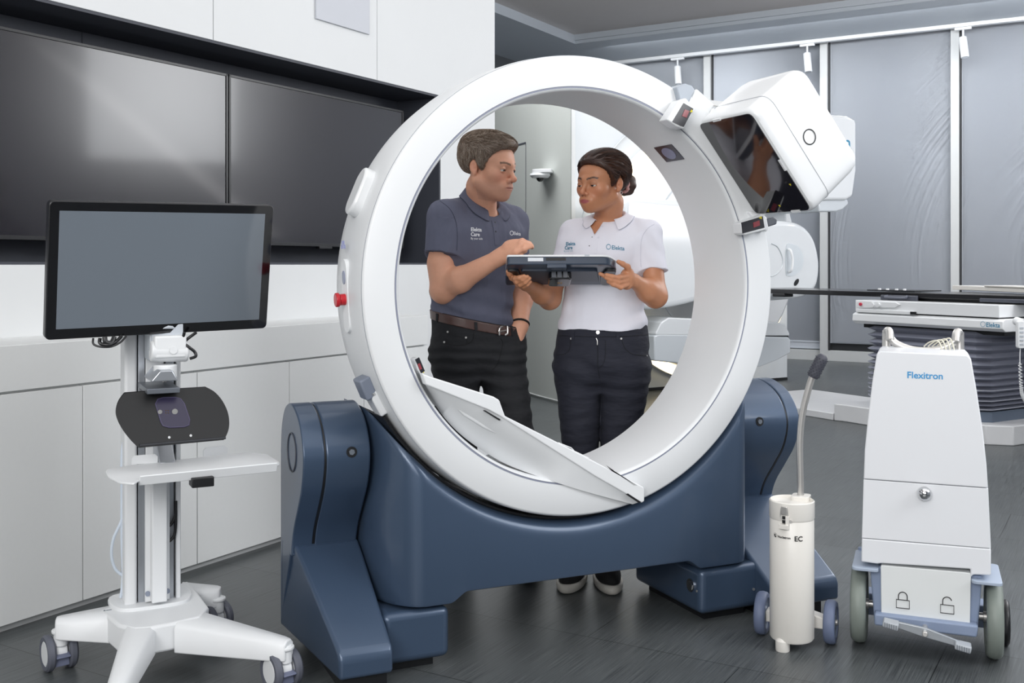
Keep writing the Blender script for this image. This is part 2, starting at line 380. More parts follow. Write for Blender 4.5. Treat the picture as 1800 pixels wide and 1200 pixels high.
obj('housing', M().lathe([(0,-.02),(.085,-.02),(.09,-.04),(.07,-.06),(0,-.06)], lambda a,b_,h: Vector((a-.06,b_-.06,h)), n=32, closed=False), WSAT, t)
obj('dome', M().sphere((-.06,-.06,-.062),.032), GLOSSBLK, t)
# ================================================================ the ring scanner
IR = Fr(.228, 3.25, 24)
T = thing('ring_scanner', 'large white upright ring scanner standing on a dark navy cradle base in the centre', 'medical scanner', IR)
ZC = 1.125; RO, RI = .712, .605
ly = lambda ca, sa, h: Vector((ca, h, ZC+sa))
prof = [(RI,.30),(RI-.001,.014),(RI+.002,.003),(RI+.007,.0),(RI+.0085,.004),(RI+.012,.004),(RI+.0135,.0),(RO-.006,.0),(RO,.004),(RO+.001,.007),(RO+.007,.05),(RO+.010,.12),(RO+.009,.22),(RO+.004,.275),(RO-.008,.297),(RO-.02,.30)]
ring = obj('ring_housing', M().lathe(prof, ly, 256), WSAT, T, ang=50)
gr = mat('blue_grey_seam', '#878c9e', .5)
obj('inner_groove', M().lathe([(RI+.0082,.0036),(RI+.0082,.0012),(RI+.0122,.0012),(RI+.0122,.0036)], ly, 256), gr, ring)
obj('edge_seam', M().lathe([(RO-.0005,.0085),(RO+.0026,.0085),(RO+.0026,.0095),(RO-.0005,.0095)], ly, 256), SOFTSEAM, ring)
def ringpt(deg, r, w): return Vector((r*math.cos(math.radians(deg)), w, ZC+r*math.sin(math.radians(deg))))
def onring(deg, w0, dr=0):                        # frame tangent to the outer rim: a along the rim (up), b along w
    c, s_ = math.cos(math.radians(deg)), math.sin(math.radians(deg))
    def fn(a, b_, d): return Vector((c*(RO+dr+d)+s_*a, w0+b_, ZC+s_*(RO+dr+d)-c*a))
    return fn
fn = onring(157.5, .15)
obj('side_cap', M().prism(rrect(-.075,.075,-.045,.045,.044,8), fn, -.005, .038), WHITE, T, bev=.008)
fn = onring(183, .15)
pad = obj('button_panel', M().prism(rrect(-.10,.12,-.03,.03,.029,8), fn, .0, .0125), WHITE, T, bev=.002)
lens = obj('indicator', M().prism(rrect(.045,.085,-.014,.014,.0139,6), fn, .0, .0145), mat('blue_grey_indicator','#8b93ab',.3), pad)
m = M().cyl(fn(0,0,.008), fn(0,0,.030), .017).cyl(fn(0,0,.03), fn(0,0,.042), .021)
obj('stop_button', m, mat('red_button','#c2202c',.3), pad, bev=.003, label='red emergency stop button')
m = M()
for k in range(5): m.prism([(.15+.012*(k%2),-.022+.009*k),(.162+.012*(k%2),-.022+.009*k),(.162+.012*(k%2),-.017+.009*k),(.15+.012*(k%2),-.017+.009*k)], fn, .009, .0112)
obj('small_marking', m, mat('violet_print','#9096c8',.5,var=0), T)
# bore window
def onbore(deg, w0):
    c, s_ = math.cos(math.radians(deg)), math.sin(math.radians(deg))
    return lambda a, b_, d: Vector((c*(RI-d)+s_*a, w0+b_, ZC+s_*(RI-d)-c*a))
bw = onbore(47.5, .16)
win = obj('bore_window', M().prism([(-.035,-.055),(.035,-.055),(.035,.055),(-.035,.055)], bw, -.002, .0035), mat('dark_window','#252633',.15), T)
obj('lens', M().prism([(.026*math.cos(i*.262),.034*math.sin(i*.262)) for i in range(24)], bw, .003, .0045), mat('violet_lens','#7f83a0',.2), win)
# ---- cradle beam
arcR = .738
def loft(m, secs, mi=0):
    n = len(secs[0]); v = [p for s__ in secs for p in s__]; f = []
    for i in range(len(secs)-1): f += [(i*n+k, i*n+(k+1)%n, (i+1)*n+(k+1)%n, (i+1)*n+k) for k in range(n)]
    f += [tuple(range(n))[::-1], tuple((len(secs)-1)*n+k for k in range(n))]
    return m.add(v, f, mi)
def sstep(x, a, b): t = max(0,min(1,(x-a)/(b-a))); return t*t*(3-2*t)
secs = []; uL, uR = -.636, .662
us = [uL+(uR-uL)*i/150 for i in range(151)]
us = sorted(set(us+[uL+.13*(1-math.cos(k*.0785)) for k in range(20)]+[uR-.10*(1-math.cos(k*.0785)) for k in range(20)]))
for u in us:
    zt = ZC-math.sqrt(arcR**2-min(u*u,.660**2)); zb = .185+.030*(sstep(u,-.44,-.38)-sstep(u,.39,.45))
    eL = max(0,(uL+.13-u)/.13); eR = max(0,(u-uR+.08)/.08)
    wq = .02+.24*(1-math.sqrt(max(0,1-eL*eL)))+.10*(1-math.sqrt(max(0,1-eR*eR)))
    r = .04
    secs.append([Vector((u,wq+.010,zb)),Vector((u,wq+.002,zb+.004)),Vector((u,wq,zb+.014)),Vector((u,wq,zt-r-.012)),Vector((u,wq+.002,zt-r)),Vector((u,wq+r*.12,zt-r*.6)),Vector((u,wq+r*.4,zt-r*.2)),Vector((u,wq+r*.75,zt-r*.03)),Vector((u,wq+r*1.1,zt)),Vector((u,.49,zt)),Vector((u,.49,zb))])
beam = obj('cradle_beam', loft(M(), secs), BLUE, T, ang=40)
m = M(); A = [math.atan2(-math.sqrt(arcR**2-u*u), u) for u in us[4:-4]]
m = loft(m, [[ly((arcR-.001)*math.cos(a),(arcR-.001)*math.sin(a),h) if q else ly((arcR-.008)*math.cos(a),(arcR-.008)*math.sin(a),h) for h,q in ((.07,1),(.45,1),(.45,0),(.07,0))] for a in A])
obj('track_liner', m, BLK, T)
# ---- columns, feet, blocks
colp = [(.47,.04),(.47,.60),(.455,.68),(.41,.74),(.335,.765),(.26,.752),(.195,.715),(.155,.655),(.15,.60),(.175,.53),(.225,.46),(.275,.395),(.30,.345),(.31,.30),(.33,.2),(.33,.04)]
cp = [colp[0]]+spline2(colp[1:14],6)+[colp[14],colp[15]]
footp = [(.46,.04),(.46,.3),(.33,.345),(.28,.335)]+[(-.03,.135),(-.055,.118),(-.062,.095),(-.062,.045)]
def side(sg, ui, us, uo, cap):
    f_ = lambda a,b_,d: Vector((d,a,b_))
    cm = obj('column', M().prism(cp, f_, sg*ui, sg*(us-.002)), BLUE, T, bev=.006, ang=35)
    ca = [(a+(.0 if a > .4 else -.003), b_+.003) for a,b_ in cp]
    cc = obj('side_cover', M().prism(cp[:-2]+[(.33,.30)], f_, sg*(us+.002), sg*(uo-.002)), BLUE, T, bev=.042, seg=8, ang=40)
    obj('seam', M().prism([((a-.3)*.985+.3,(b_-.4)*.985+.4) for a,b_ in cp], f_, sg*(us-.004), sg*(us+.004)), BLK, T)
    fp = [(-.062,.045),(-.062,.10),(-.052,.12),(-.03,.135),(.10,.216),(.24,.303),(.30,.335),(.46,.33),(.46,.045)]
    v = []
    for a,b_ in fp:
        t_ = max(0,min(1,(a+.062)/.42)); o = uo - .055*(1-t_)*(1 if sg < 0 else .1)
        v.append((a,b_,ui-.004,o))
    n = len(v); vv = [Vector((sg*q[2],q[0],q[1])) for q in v]+[Vector((sg*q[3],q[0],q[1])) for q in v]
    foot = obj('foot', M().add(vv, [tuple(range(n))[::-1], tuple(range(n,2*n))]+[(i,(i+1)%n,n+(i+1)%n,n+i) for i in range(n)]), BLUE, T, bev=.032, seg=6, ang=25)
    obj('plinth', M().box(*(sorted((sg*(ui+.01),sg*(uo-.07)))), -.045,.44,0,.05), BLK, T)
    bolt = obj('bolt_hole', M().cyl((sg*(ui+us)/2-.01*sg,.147,.635),(sg*(ui+us)/2-.01*sg,.165,.633),.016,n=24), BLK, T)
    obj('bolt', M().cyl((sg*(ui+us)/2-.01*sg,.144,.635),(sg*(ui+us)/2-.01*sg,.150,.635),.009,n=6), GREY, bolt)
side(-1, .645, .782, .85, True); side(1, .672, .90, .955, True)
cr = M().tube([(-.8495,.30+.058*math.cos(t),.62+.058*math.sin(t)) for t in (i*.131 for i in range(48))], .0022, n=6, closed=True)
obj('round_cover', cr, SEAM, T)
for (x0,x1,lb) in ((-.643,-.437,''),(.447,.69,'')):
    bk = obj('floor_block', M().box(x0,x1,.03,.46,.028,.178), BLUE, T, bev=.022, seg=5)
    obj('floor_pad', M().box(x0+.04,x1-.04,.07,.42,0,.03), BLK, T)
obj('socket', M().cyl((.4475,.085,.115),(.442,.085,.115),.022,n=28).cyl((.443,.085,.115),(.439,.085,.115),.016,n=6), CHROME, T, label='round steel key socket')
for q in ((.446,.05,.105),(.446,.40,.13),(.446,.33,.165)): obj('screw', M().cyl(q,(q[0]-.002,q[1],q[2]),.004,n=10), STEEL, T)
obj('screw', M().cyl((.66,.0295,.09),(.66,.0275,.09),.005,n=10), STEEL, T)
# ---- source housing (fitted to the photo's corners)
PH = math.radians(38.59); r0, r1, t0, t1, wf, wb = .646, .886, -.165, .225, -.308, -.006
c_, s_ = math.cos(PH), math.sin(PH)
def RT(r, t_, w_): return Vector((r*c_+t_*s_, w_, ZC+r*s_-t_*c_))
hb = M(); sec = roundpoly([(t0,wf),(t1,wf),(t1,wb),(t0,wb)], .045, 6)
prr = [(r0,0),(r0+.02,0),(r1-.03,.0),(r1,.02)]
tm, wm = (t0+t1)/2, (wf+wb)/2
def sc(r, k): return [RT(r, tm+(a-tm)*k, wm+(b_-wm)*k) for a,b_ in sec]
hous = obj('source_housing', loft(M(), [sc(r0,.965), sc(r0+.008,.99), sc(r0+.022,1), sc(r1-.04,.985), sc(r1-.014,.965), sc(r1,.92)]), WHITE, T, ang=60, label='tilted white box with a dark glass window')
glass = obj('window', M().prism(roundpoly([(t0+.012,wf+.018),(t1-.012,wf+.018),(t1-.012,wb-.01),(t0+.012,wb-.01)], .022), lambda a,b_,d: RT(r0+d,a,b_), -.003, .01), mat('source_window_glass','#15141a',.04,coat=1,var=0), hous)
seam = M(); 
q = [RT(r0+.075, tm+(a-tm)*1.0015, wm+(b_-wm)*1.0015) for a,b_ in sec]
obj('housing_seam', M().tube(q, .0007, n=6, closed=True), SOFTSEAM, hous)
lf = lambda a,b_: RT(r0+.094+a, tm+.0+b_, wf-.0008)
obj('ring_mark', ringlogo(M(), lf, .027, -.004, .0232, .0038, 40), BPRINT, hous)
for (tt,ww) in ((t1-.012,-.22),(t0+.01,-.12),(.04,wf+.018)): obj('clip', M().prism([(tt-.004,ww-.02),(tt+.004,ww-.02),(tt+.004,ww+.02),(tt-.004,ww+.02)] if tt != .04 else [(tt-.02,ww-.004),(tt+.02,ww-.004),(tt+.02,ww+.004),(tt-.02,ww+.004)], lambda a,b_,d: RT(r0+d,a,b_), -.006, .0), WSAT, hous)
YEL = mat('yellow_warning','#d8c81e',.5,var=0)
for (tt,ww) in ((.11,-.27),(.185,-.16)):
    obj('warning_mark', M().prism([(tt,ww-.005),(tt+.008,ww),(tt,ww+.005)], lambda a,b_,d: RT(r0+d,a,b_), -.0036, -.003), YEL, hous)
# carriage joining the housing to the ring rim
cs = []
arc_ = lambda a, r, w_: ringpt(a, r, w_)
m = M()
aa = [59-(59-19)*i/32 for i in range(33)]
secs = [[arc_(a, RI+.009, -.001), arc_(a, RI+.009, -.009), arc_(a, RI+.020, -.014), arc_(a, RO+.004, -.014), arc_(a, RO+.012, -.006), arc_(a, RO+.0125, .10), arc_(a, RO+.011, .10), arc_(a, RO+.004, -.001)] for a in aa]
obj('carriage', loft(m, secs), WHITE, T, bev=.004)
neck = obj('carriage_neck', loft(M(), [[RT(r, a, b_) for a,b_ in ((-.13*k1,-.02),(.19*k1,-.02),(.19*k1,.20),(-.13*k1,.20))] for r,k1 in ((RO+.016,1.0),(.84,.85))]), WHITE, T, bev=.01)
# ---- laser modules
DKF = mat('dark_module_face','#26262c',.25)
REDG = mat('red_laser_glass','#8a3d44',.2)
def module(corners, w_, dep, lens, tri, lab=None):
    P = [IR.hit(x,y,1,w_) for x,y in corners]
    body = M(); n = len(P); body.add([p for p in P]+[p+Vector((0,dep,0)) for p in P], [tuple(range(n))[::-1], tuple(range(n,2*n))]+[(i,(i+1)%n,n+(i+1)%n,n+i) for i in range(n)])
    o = obj('laser_module', body, WHITE, T, bev=.004, label=lab)
    for nm, poly, mt, dz in (('dark_face', lens[0], DKF, .002), ('laser_window', lens[1], REDG, .0035), ('warning_mark', tri, YEL, .0035)):
        Q = [IR.hit(x,y,1,w_-dz) for x,y in poly]; n = len(Q)
        obj(nm, M().add([p for p in Q]+[p+Vector((0,dz+.002,0)) for p in Q], [tuple(range(n))[::-1], tuple(range(n,2*n))]+[(i,(i+1)%n,n+(i+1)%n,n+i) for i in range(n)]), mt, o)
module([(1172,210),(1195,175),(1206,172),(1222,192),(1202,226),(1190,222)], -.055, .05, ([(1182,214),(1202,181),(1219,191),(1202,223),(1196,221)],[(1199,204),(1204,192),(1212,195),(1207,207)]), [(1213,197),(1216,192),(1218,197)], 'white laser module above the tilted housing')
module([(1303,392),(1340,376),(1346,379),(1346,404),(1310,413),(1305,410)], -.055, .05, ([(1304,391),(1341,380),(1344,400),(1306,410)],[(1324,391),(1335,387),(1336,396),(1325,400)]), [(1334,383),(1339,380),(1339,385)], 'white laser module below the tilted housing')
def chunk(name, corners, w0, w1, mt, bev=.005):
    P = [IR.hit(x,y,1,w0) for x,y in corners]; n = len(P)
    return obj(name, M().add([p for p in P]+[Vector((p.x,w1,p.z)) for p in P], [tuple(range(n))[::-1], tuple(range(n,2*n))]+[(i,(i+1)%n,n+(i+1)%n,n+i) for i in range(n)]), mt, T, bev=bev)
BG = mat('blue_grey_plastic','#a3abb5',.4)
chunk('latch', [(1189,153),(1204,146),(1217,150),(1222,158),(1210,184),(1196,180)], -.02, .06, BG)
chunk('latch_arm', [(1212,178),(1222,158),(1226,156),(1256,184),(1240,215),(1222,208)], -.01, .08, WHITE)
chunk('latch', [(1348,385),(1360,381),(1367,385),(1366,394),(1350,399)], -.02, .04, mat('dark_latch','#575b63',.4))
chunk('carriage_end', [(1322,370),(1348,381),(1352,400),(1348,408),(1316,372)], -.03, .05, WHITE)
# lower-left end of the detector carriage, on the outer rim
f_ = onring(203.5, .10)
obj('latch', M().prism([(-.035,-.03),(.03,-.03),(.03,.045),(-.035,.045)], f_, .006, .042), mat('slate_latch','#7c8494',.4), T, bev=.006)
f_ = onring(208.5, .10)
obj('carriage_end', M().prism([(-.032,-.03),(.05,-.03),(.05,.04),(-.032,.04)], f_, .004, .028), WHITE, T, bev=.006)
# ---- flat detector panel across the lower left of the bore
def pan(name, px, w0, w1, mt, bev, inner=None, par=T):
    P = [IR.hit(x,y,1,w0) for x,y in px]; Q = []
    for p in P:
        q = Vector((p.x, w1, p.z)); rr = math.hypot(q.x, q.z-ZC)
        if inner and rr > inner: q = Vector((q.x*inner/rr, w1, ZC+(q.z-ZC)*inner/rr))
        Q.append(q)
    n = len(P)
    return obj(name, M().add(P+Q, [tuple(range(n))[::-1], tuple(range(n,2*n))]+[(i,(i+1)%n,n+(i+1)%n,n+i) for i in range(n)]), mt, par, bev=bev, seg=4)
upper = [(742,656),(754,661),(868,697),(878,703),(888,731),(1000,787),(1132,856),(1133,861),(1133,881),(1128,884),(1046,837),(880,732),(860,721),(748,676)]
dp = pan('detector_panel', upper, -.03, -.002, WSAT, .004)
top_ = spline2([(746,671),(800,693),(858,716),(880,730),(960,780),(1046,835),(1124,882)], 8)
bot_ = spline2([(752,686),(772,722),(806,760),(852,794),(905,822),(1010,858),(1112,886)], 8)
secs = []
for a, b_ in zip(top_, bot_):
    wb_ = float(np.interp(b_[0], [750,850,920,975,1107], [.05,.08,.045,-.004,-.014]))
    p, q = IR.hit(a[0],a[1],1,-.0275), IR.hit(b_[0],b_[1],1,wb_)
    md = IR.hit((a[0]*.62+b_[0]*.38),(a[1]*.62+b_[1]*.38),1,-.024*.7+wb_*.12)
    secs.append([p, md, q, q+Vector((0,.006,.006)), p+Vector((0,.006,0))])
obj('panel_hull', loft(M(), secs), WSAT, dp, ang=60)
pan('panel_back', [(742,656),(754,661),(868,697),(878,703),(888,731),(1000,787),(1040,806),(1000,812),(950,796),(900,776),(850,752),(815,730),(790,706),(768,686)], .0, .27, WSAT, .012, inner=.590, par=dp)
m = M()
obj('slot', M().add(*(lambda P: ([p for p in P]+[p+Vector((0,.01,0)) for p in P], [(3,2,1,0),(4,5,6,7),(0,1,5,4),(1,2,6,5),(2,3,7,6),(3,0,4,7)]))([IR.hit(x,y,1,-.0315) for x,y in ((1101,869),(1104,867),(1127,882),(1124,884))])), BLK, dp)
obj('slot', M().add(*(lambda P: ([p for p in P]+[p+Vector((0,.01,0)) for p in P], [(3,2,1,0),(4,5,6,7),(0,1,5,4),(1,2,6,5),(2,3,7,6),(3,0,4,7)]))([IR.hit(x,y,1,-.0315) for x,y in ((851,722),(853,721),(880,737),(878,739))])), BLK, dp)
# upper-surface details: vent notch at the right end and a small lifted flap
P = [IR.hit(x,y,1,-.03) for x,y in ((1068,820),(1114,853),(1120,853),(1076,828))]
top = [p+Vector((0,.012,.004)) for p in P]
obj('vent', M().add(P+top, [(3,2,1,0),(4,5,6,7),(0,1,5,4),(1,2,6,5),(2,3,7,6),(3,0,4,7)]), BLK, dp)
obj('handle', M().tube([IR.hit(x,y,1,.20) for x,y in ((981,778),(1004,787),(1008,791),(1010,800))], .0022, n=8), WHITE, dp)
module([(730,632),(737,628),(748,655),(741,660),(734,650)], .03, .05, ([(730,632),(737,628),(747,652),(740,656)],[(734,640),(738,638),(742,648),(738,650)]), [(744,655),(745,653),(746,655)], 'dark-faced laser module at the left end of the flat panel')
# ================================================================ treatment machine seen through and beside the ring
LF = Fr(1.86, 10.2, 31)
GLW = mat('glossy_white_cover', '#d6dadd', .14, coat=.6, var=.005)
GLG = mat('pale_grey_cover', '#c4cacf', .2, coat=.5, var=.01)
STRIP = mat('warm_light_strip', '#fff3d8', .4, emit='#ffe9bf', estr=3.5)
T = thing('treatment_machine', 'big glossy white radiotherapy machine behind the woman, with a warm lit ring strip', 'treatment machine', LF)
def lh(px, py, y): return LF.hit(px, py, 1, y)
xl = lh(1009,400,0).x; xr = lh(1384,400,0).x
fy = lambda a,b_,d: Vector((a,d,b_))
fac = obj('facade', M().box(xl,xr,.0,.12,.0,2.75), mat('machine_facade','#cfd4d8',.35,coat=.3), T, bev=.006)
obj('facade_frame', M().box(xl-.04,xl,-.02,.12,0,2.80).box(xl-.04,xr,-.02,.12,2.75,2.80), WALLM, T, bev=.003)
obj('base_gap', M().box(xl,xr,-.003,.05,0,.03), BLK, fac)
e1 = lh(1381,380,.12); obj('side_return', M().box(xr-.02,xr-.001,.12,.9,0,2.7), GLG, T, bev=.01)
ZL = 1.29
def dlathe(prof, n=96, cx=-.04, cz=ZL): return M().lathe(prof, lambda ca,sa,h: Vector((cx+ca,h,cz+sa)), n)
obj('recess_edge', M().tube([Vector((-.04+1.42*math.cos(a), -.004, ZL+1.42*math.sin(a))) for a in (math.radians(112+112*i/60) for i in range(61))], .012, n=6), GLG, T)
obj('drum_collar', dlathe([(0,.0),(0,-.05),(1.21,-.05),(1.215,-.0)]), WSAT, T)
obj('light_strip', dlathe([(1.13,-.05),(1.13,-.085),(1.195,-.085),(1.205,-.05)]), STRIP, T, label='glowing warm white ring strip')
drum = obj('drum', dlathe([(0,-.05),(0,-.26),(1.02,-.26),(1.11,-.18),(1.12,-.05)]), WSAT, T, ang=50)
obj('drum_line', dlathe([(.80,-.262),(.80,-.266),(.812,-.266),(.812,-.262)]), GLG, drum)
# left imaging arm, big rounded body
def sup(px, y0, y1, name, mt, bev, cl=True, par=T, k=5):
    P = [lh(x,y,y0) for x,y in px]; P2 = spline2([(p.x,p.z) for p in P], k, True) if cl else [(p.x,p.z) for p in P]
    return obj(name, M().prism(P2, fy, y0, y1), mt, par, bev=bev, seg=5, ang=50)
sup([(1096,400),(1098,362),(1112,346),(1160,349),(1220,357),(1280,385),(1300,440),(1285,500),(1240,525),(1180,540),(1128,543),(1104,520),(1095,460)], -.95, -.45, 'imaging_panel_arm', GLW, .05)
obj('arm_link', M().cyl((-.35,-.5,1.2),(-.35,-.28,1.2),.2), WSAT, T)
obj('arm_link', M().cyl((.55,-.6,1.2),(.55,-.28,1.2),.2), WSAT, T)
# right imaging arm with grab-handle recess
ra = sup([(1300,395),(1340,389),(1385,388),(1413,396),(1432,418),(1441,450),(1442,480),(1436,505),(1420,519),(1390,526),(1340,528),(1300,520),(1285,455)], -1.0, -.55, 'imaging_source_arm', GLW, .05)
D = []
P = [lh(x,y,-1.002) for x,y in ((1382,432),(1392,429),(1404,434),(1411,448),(1412,462),(1407,475),(1396,484),(1386,485),(1381,478))]
rec = obj('handle_recess', M().prism(spline2([(p.x,p.z) for p in P],5,True), fy, -1.004, -.99), mat('recess_grey','#c9d0d5',.3), ra)
g0, g1 = lh(1386,438,-1.02), lh(1387,478,-1.02)
obj('grab_handle', M().tube([g0, g0+Vector((.0,-.03,-.02)), (g0+g1)/2+Vector((.012,-.035,0)), g1+Vector((0,-.03,.02)), g1], .012, smooth=5), WHITE, ra)
p = lh(1400,496,-1.002); obj('port', M().prism([(p.x+.027*math.cos(i*.4-.3)+.01*math.sin(i*.4), p.z+.032*math.sin(i*.4)) for i in range(16)], fy, -1.004, -.99), BLK, ra)
q = [lh(x,y,-1.002) for x,y in ((1356,428),(1366,433),(1373,445),(1376,458),(1373,472),(1364,482),(1355,486))]
obj('round_cover', M().tube(q, .006, smooth=5), GLG, ra)
# treatment head, mostly hidden by the source housing
hd = sup([(1395,205),(1430,199),(1490,203),(1503,209),(1506,216),(1506,300),(1500,345),(1488,352),(1440,352),(1400,350)], -1.15, -.35, 'treatment_head', GLW, .03, cl=False)
hl = sup([(1438,352),(1490,350),(1492,358),(1482,368),(1470,372),(1440,372)], -1.12, -.6, 'head_collar', GLG, .015, cl=False)
tx = lh(1483,262,-1.153); m = textmesh('Elekta', .19, lambda a,b_: Vector((tx.x-.36+a, -1.1515, tx.z+b_)), bold=.001)
obj('lettering', m, TEAL, hd)
obj('upper_arm', M().box(.25,.75,-.4,-.28,1.5,2.3), GLW, T, bev=.05)
# lower imager: slab over a lit box
def low(px, y0, y1, name, mt, bev=.01):
    P = [lh(x,y,y0) for x,y in px]; return obj(name, M().prism([(p.x,p.z) for p in P], fy, y0, y1), mt, T, bev=bev)
low([(1153,585),(1163,566),(1176,558),(1360,566),(1379,568),(1388,585),(1388,590),(1153,589)], -1.0, -.33, 'imager_slab', GLW)
low([(1158,584),(1386,590),(1386,595),(1158,592)], -.98, -.34, 'slab_gap', BLK, 0)
low([(1150,590),(1158,587),(1386,592),(1390,597),(1390,620),(1366,633),(1338,644),(1300,650),(1150,634)], -1.0, -.33, 'imager_box', GLG, .012)
p = lh(1144,616,-.08); obj('status_light', M().cyl(p, p+Vector((0,-.02,0)), .012, n=14), mat('green_light','#3fe0a8',.3,emit='#3fe0a8',estr=2), T, label='small green status light')
p = lh(1152,592,-.31); obj('sensor_window', M().box(p.x-.05,p.x+.03,-.32,-.3,p.z-.03,p.z+.03), BLK, T)
# ================================================================ treatment couch
o_ = at(1740,783,6.88); CF = Fr(o_.x, o_.y, 31)
T = thing('treatment_couch', 'white treatment couch with dark pleated bellows and long thin black tabletop', 'treatment couch', CF)
SLATE = mat('slate_base_band', '#5f6b7c', .4); BEL = mat('bellows_fabric', '#8b8e9c', .45, coat=.1, var=.03)
fz = lambda a,b_,z: Vector((a,b_,z))
def cham(x0,x1,y0,y1,c): return [(x0+c,y0),(x1-c,y0),(x1,y0+c),(x1,y1-c),(x1-c,y1),(x0+c,y1),(x0,y1-c),(x0,y0+c)]
PLI = mat('white_floor_plinth','#d9dadc',.4)
obj('plinth', M().prism([(.12,-.09),(1.0,-.09),(1.1,0),(1.1,1.2),(.98,1.3),(-.02,1.3),(-.02,1.27),(0,1.2),(.0,.03)], fz, 0, .13), PLI, T, bev=.008)
obj('floor_cover', M().box(-.02,1.0,1.31,2.5,0,.055), PLI, T, bev=.006)
# bellows: zig-zag rings
x0,x1,y0,y1 = .05,.95,.06,1.1
zt_b = .745
rows = []
hs = [.028]*3+[.034]*2+[.042]*3+[.05]*5; tot = sum(hs); hs = [h*(zt_b-.20)/tot for h in hs]; z = .20
rows.append((z,.045))
for h in hs: rows.append((z+h*.5,.0)); rows.append((z+h,.045)); z += h
bm_ = M()
secs = [[Vector((a,b_,zq)) for a,b_ in cham(x0+ins,x1-ins,y0+ins,y1-ins,.07)] for zq,ins in rows]
n = 8; v = [p for s__ in secs for p in s__]; f = []
for i in range(len(secs)-1): f += [(i*n+k, i*n+(k+1)%n, (i+1)*n+(k+1)%n, (i+1)*n+k) for k in range(n)]
bel = obj('bellows', bm_.add(v, f), BEL, T, ang=10)
obj('base_band', M().prism(cham(x0+.02,x1-.02,y0+.02,y1-.02,.07), fz, .13, .20), SLATE, T)
LB_ = mat('pale_fold_line','#b9bcc4',.4)
for zq in (rows[2][0], rows[6][0], rows[10][0]):
    q = cham(x0+.006,x1-.006,y0+.006,y1-.006,.07); obj('fold_line', M().tube([(a,b_,zq-.012) for a,b_ in q], .0028, n=5, closed=True), LB_, bel)
obj('valance', M().prism([(-.012,.772),(-.009,.820),(.02,.834),(.9,.834),(.9,.75),(.02,.75)], lambda a,b_,d: Vector((a,d,b_)), -.10, 1.13), WHITE, T, bev=.004)
obj('inner_frame', M().box(.08,.9,-.05,1.1,.72,.76), BLK, T)
sb = obj('side_housing', M().box(.01,.9,-.06,1.12,.843,.925), WHITE, T, bev=.004)
obj('shadow_gap', M().box(.02,.89,-.05,1.1,.83,.846), BLK, T)
cpn = obj('control_panel', M().prism([(p.y,p.z) for p in [CF.hit(x,y,0,.008) for x,y in ((1506,530),(1513,528),(1575,531),(1583,535),(1574,541),(1510,541),(1505,537))]], lambda a,b_,d: Vector((d,a,b_)), .0, .01), WHITE, T, bev=.003)
def cpx(x,y): return CF.hit(x,y,0,0)
for (x,y,r,mt,nm) in ((1513.5,534.5,.012,mat('red_key','#c4344a',.4),'button'),(1534,536,.019,WSAT,'knob'),(1545,536,.016,WSAT,'knob')):
    p = cpx(x,y); obj(nm, M().cyl(p+Vector((.002,0,0)), p-Vector((.012,0,0)), r, n=20), mt, cpn, bev=.002)
m = obj('tray_flap', M().box(-.006,.02,CF.hit(1607,548,0,0).y,1.10,.835,.86), WSAT, T, bev=.003)
p = CF.hit(1606,553,0,0); obj('latch', M().box(-.012,.004,p.y-.02,p.y+.02,.838,.858), BLK, T)
pt = CF.hit(1722,572,0,-.012)
lm = M(); yb = CF.hit(1733,572,0,-.012).y; fn = lambda a,b_: Vector((-.0132+.0625*(b_), yb-a, .781+b_))
textmesh('Elekta', .042, fn, lm, bold=.0005); ringlogo(lm, fn, -.022, .016, .017, .0022, 24)
obj('lettering', lm, TEAL, T)
# tabletop, rails, brackets
CARB = mat('black_carbon_board','#17171a',.3,coat=.3)
obj('tabletop', M().box(.20,.73,-1.1,2.45,.947,.985), CARB, T, bev=.004)
obj('tabletop_carrier', M().box(.25,.7,-.1,.95,.925,.947), BLK, T)
rl = obj('clamp_bracket', M().box(.175,.20,CF.hit(1612,520,0,.18).y,CF.hit(1548,520,0,.18).y,.925,.965), mat('dark_slate_bracket','#42454f',.4), T, bev=.008)
a, b_ = CF.hit(1560,518,0,.17), CF.hit(1593,518,0,.17)
obj('pull_handle', M().tube([(.176,a.y,.96),(.15,a.y,.95),(.15,b_.y,.95),(.176,b_.y,.96)], .008, smooth=4), mat('slate_handle','#5a5e6a',.4), rl)
obj('clamp_bracket', M().box(.175,.20,-.9,CF.hit(1722,524,0,.18).y,.935,.962), mat('dark_slate_bracket','#42454f',.4), T, bev=.006)
m = M().box(.2,.5,CF.hit(1608,512,0,.2).y,CF.hit(1524,512,0,.2).y,.992,1.0)
pl_ = obj('index_plate', m, BLK, T)
for x in (1546,1560,1576,1590):
    p = CF.hit(x,509,0,.22); obj('peg', M().cyl((.22,p.y,.998),(.22,p.y,1.012),.012,n=12), WSAT, pl_)
obj('end_clamp', M().box(.19,.3,2.02,2.16,.92,.95), BLK, T, bev=.01)
fr = Fr(*CF.w((.85,0,0))[:2], 31, z=0)
a = at(1678,506,8.0); b2 = at(1830,508,6.9)
TR = Fr(a.x, a.y, math.degrees(math.atan2(b2.y-a.y, b2.x-a.x)), z=0)
t = thing('side_tray', 'off-white flat board lying beyond the black tabletop at the right edge', 'tray', Fr(TR.o.x,TR.o.y,math.degrees(TR.a),z=1.0)); ln = (b2-a).length
mm = obj('board', M().box(0,ln+.6,-.02,.18,.0,.032), CREAM, t, bev=.004)
obj('raised_panel', M().box(ln*.42,ln+.6,-.03,.18,.032,.042), CREAM, t, bev=.003)
obj('support_leg', M().box(ln+.1,ln+.16,.04,.10,-.999,-.001), CREAM, t, bev=.003)
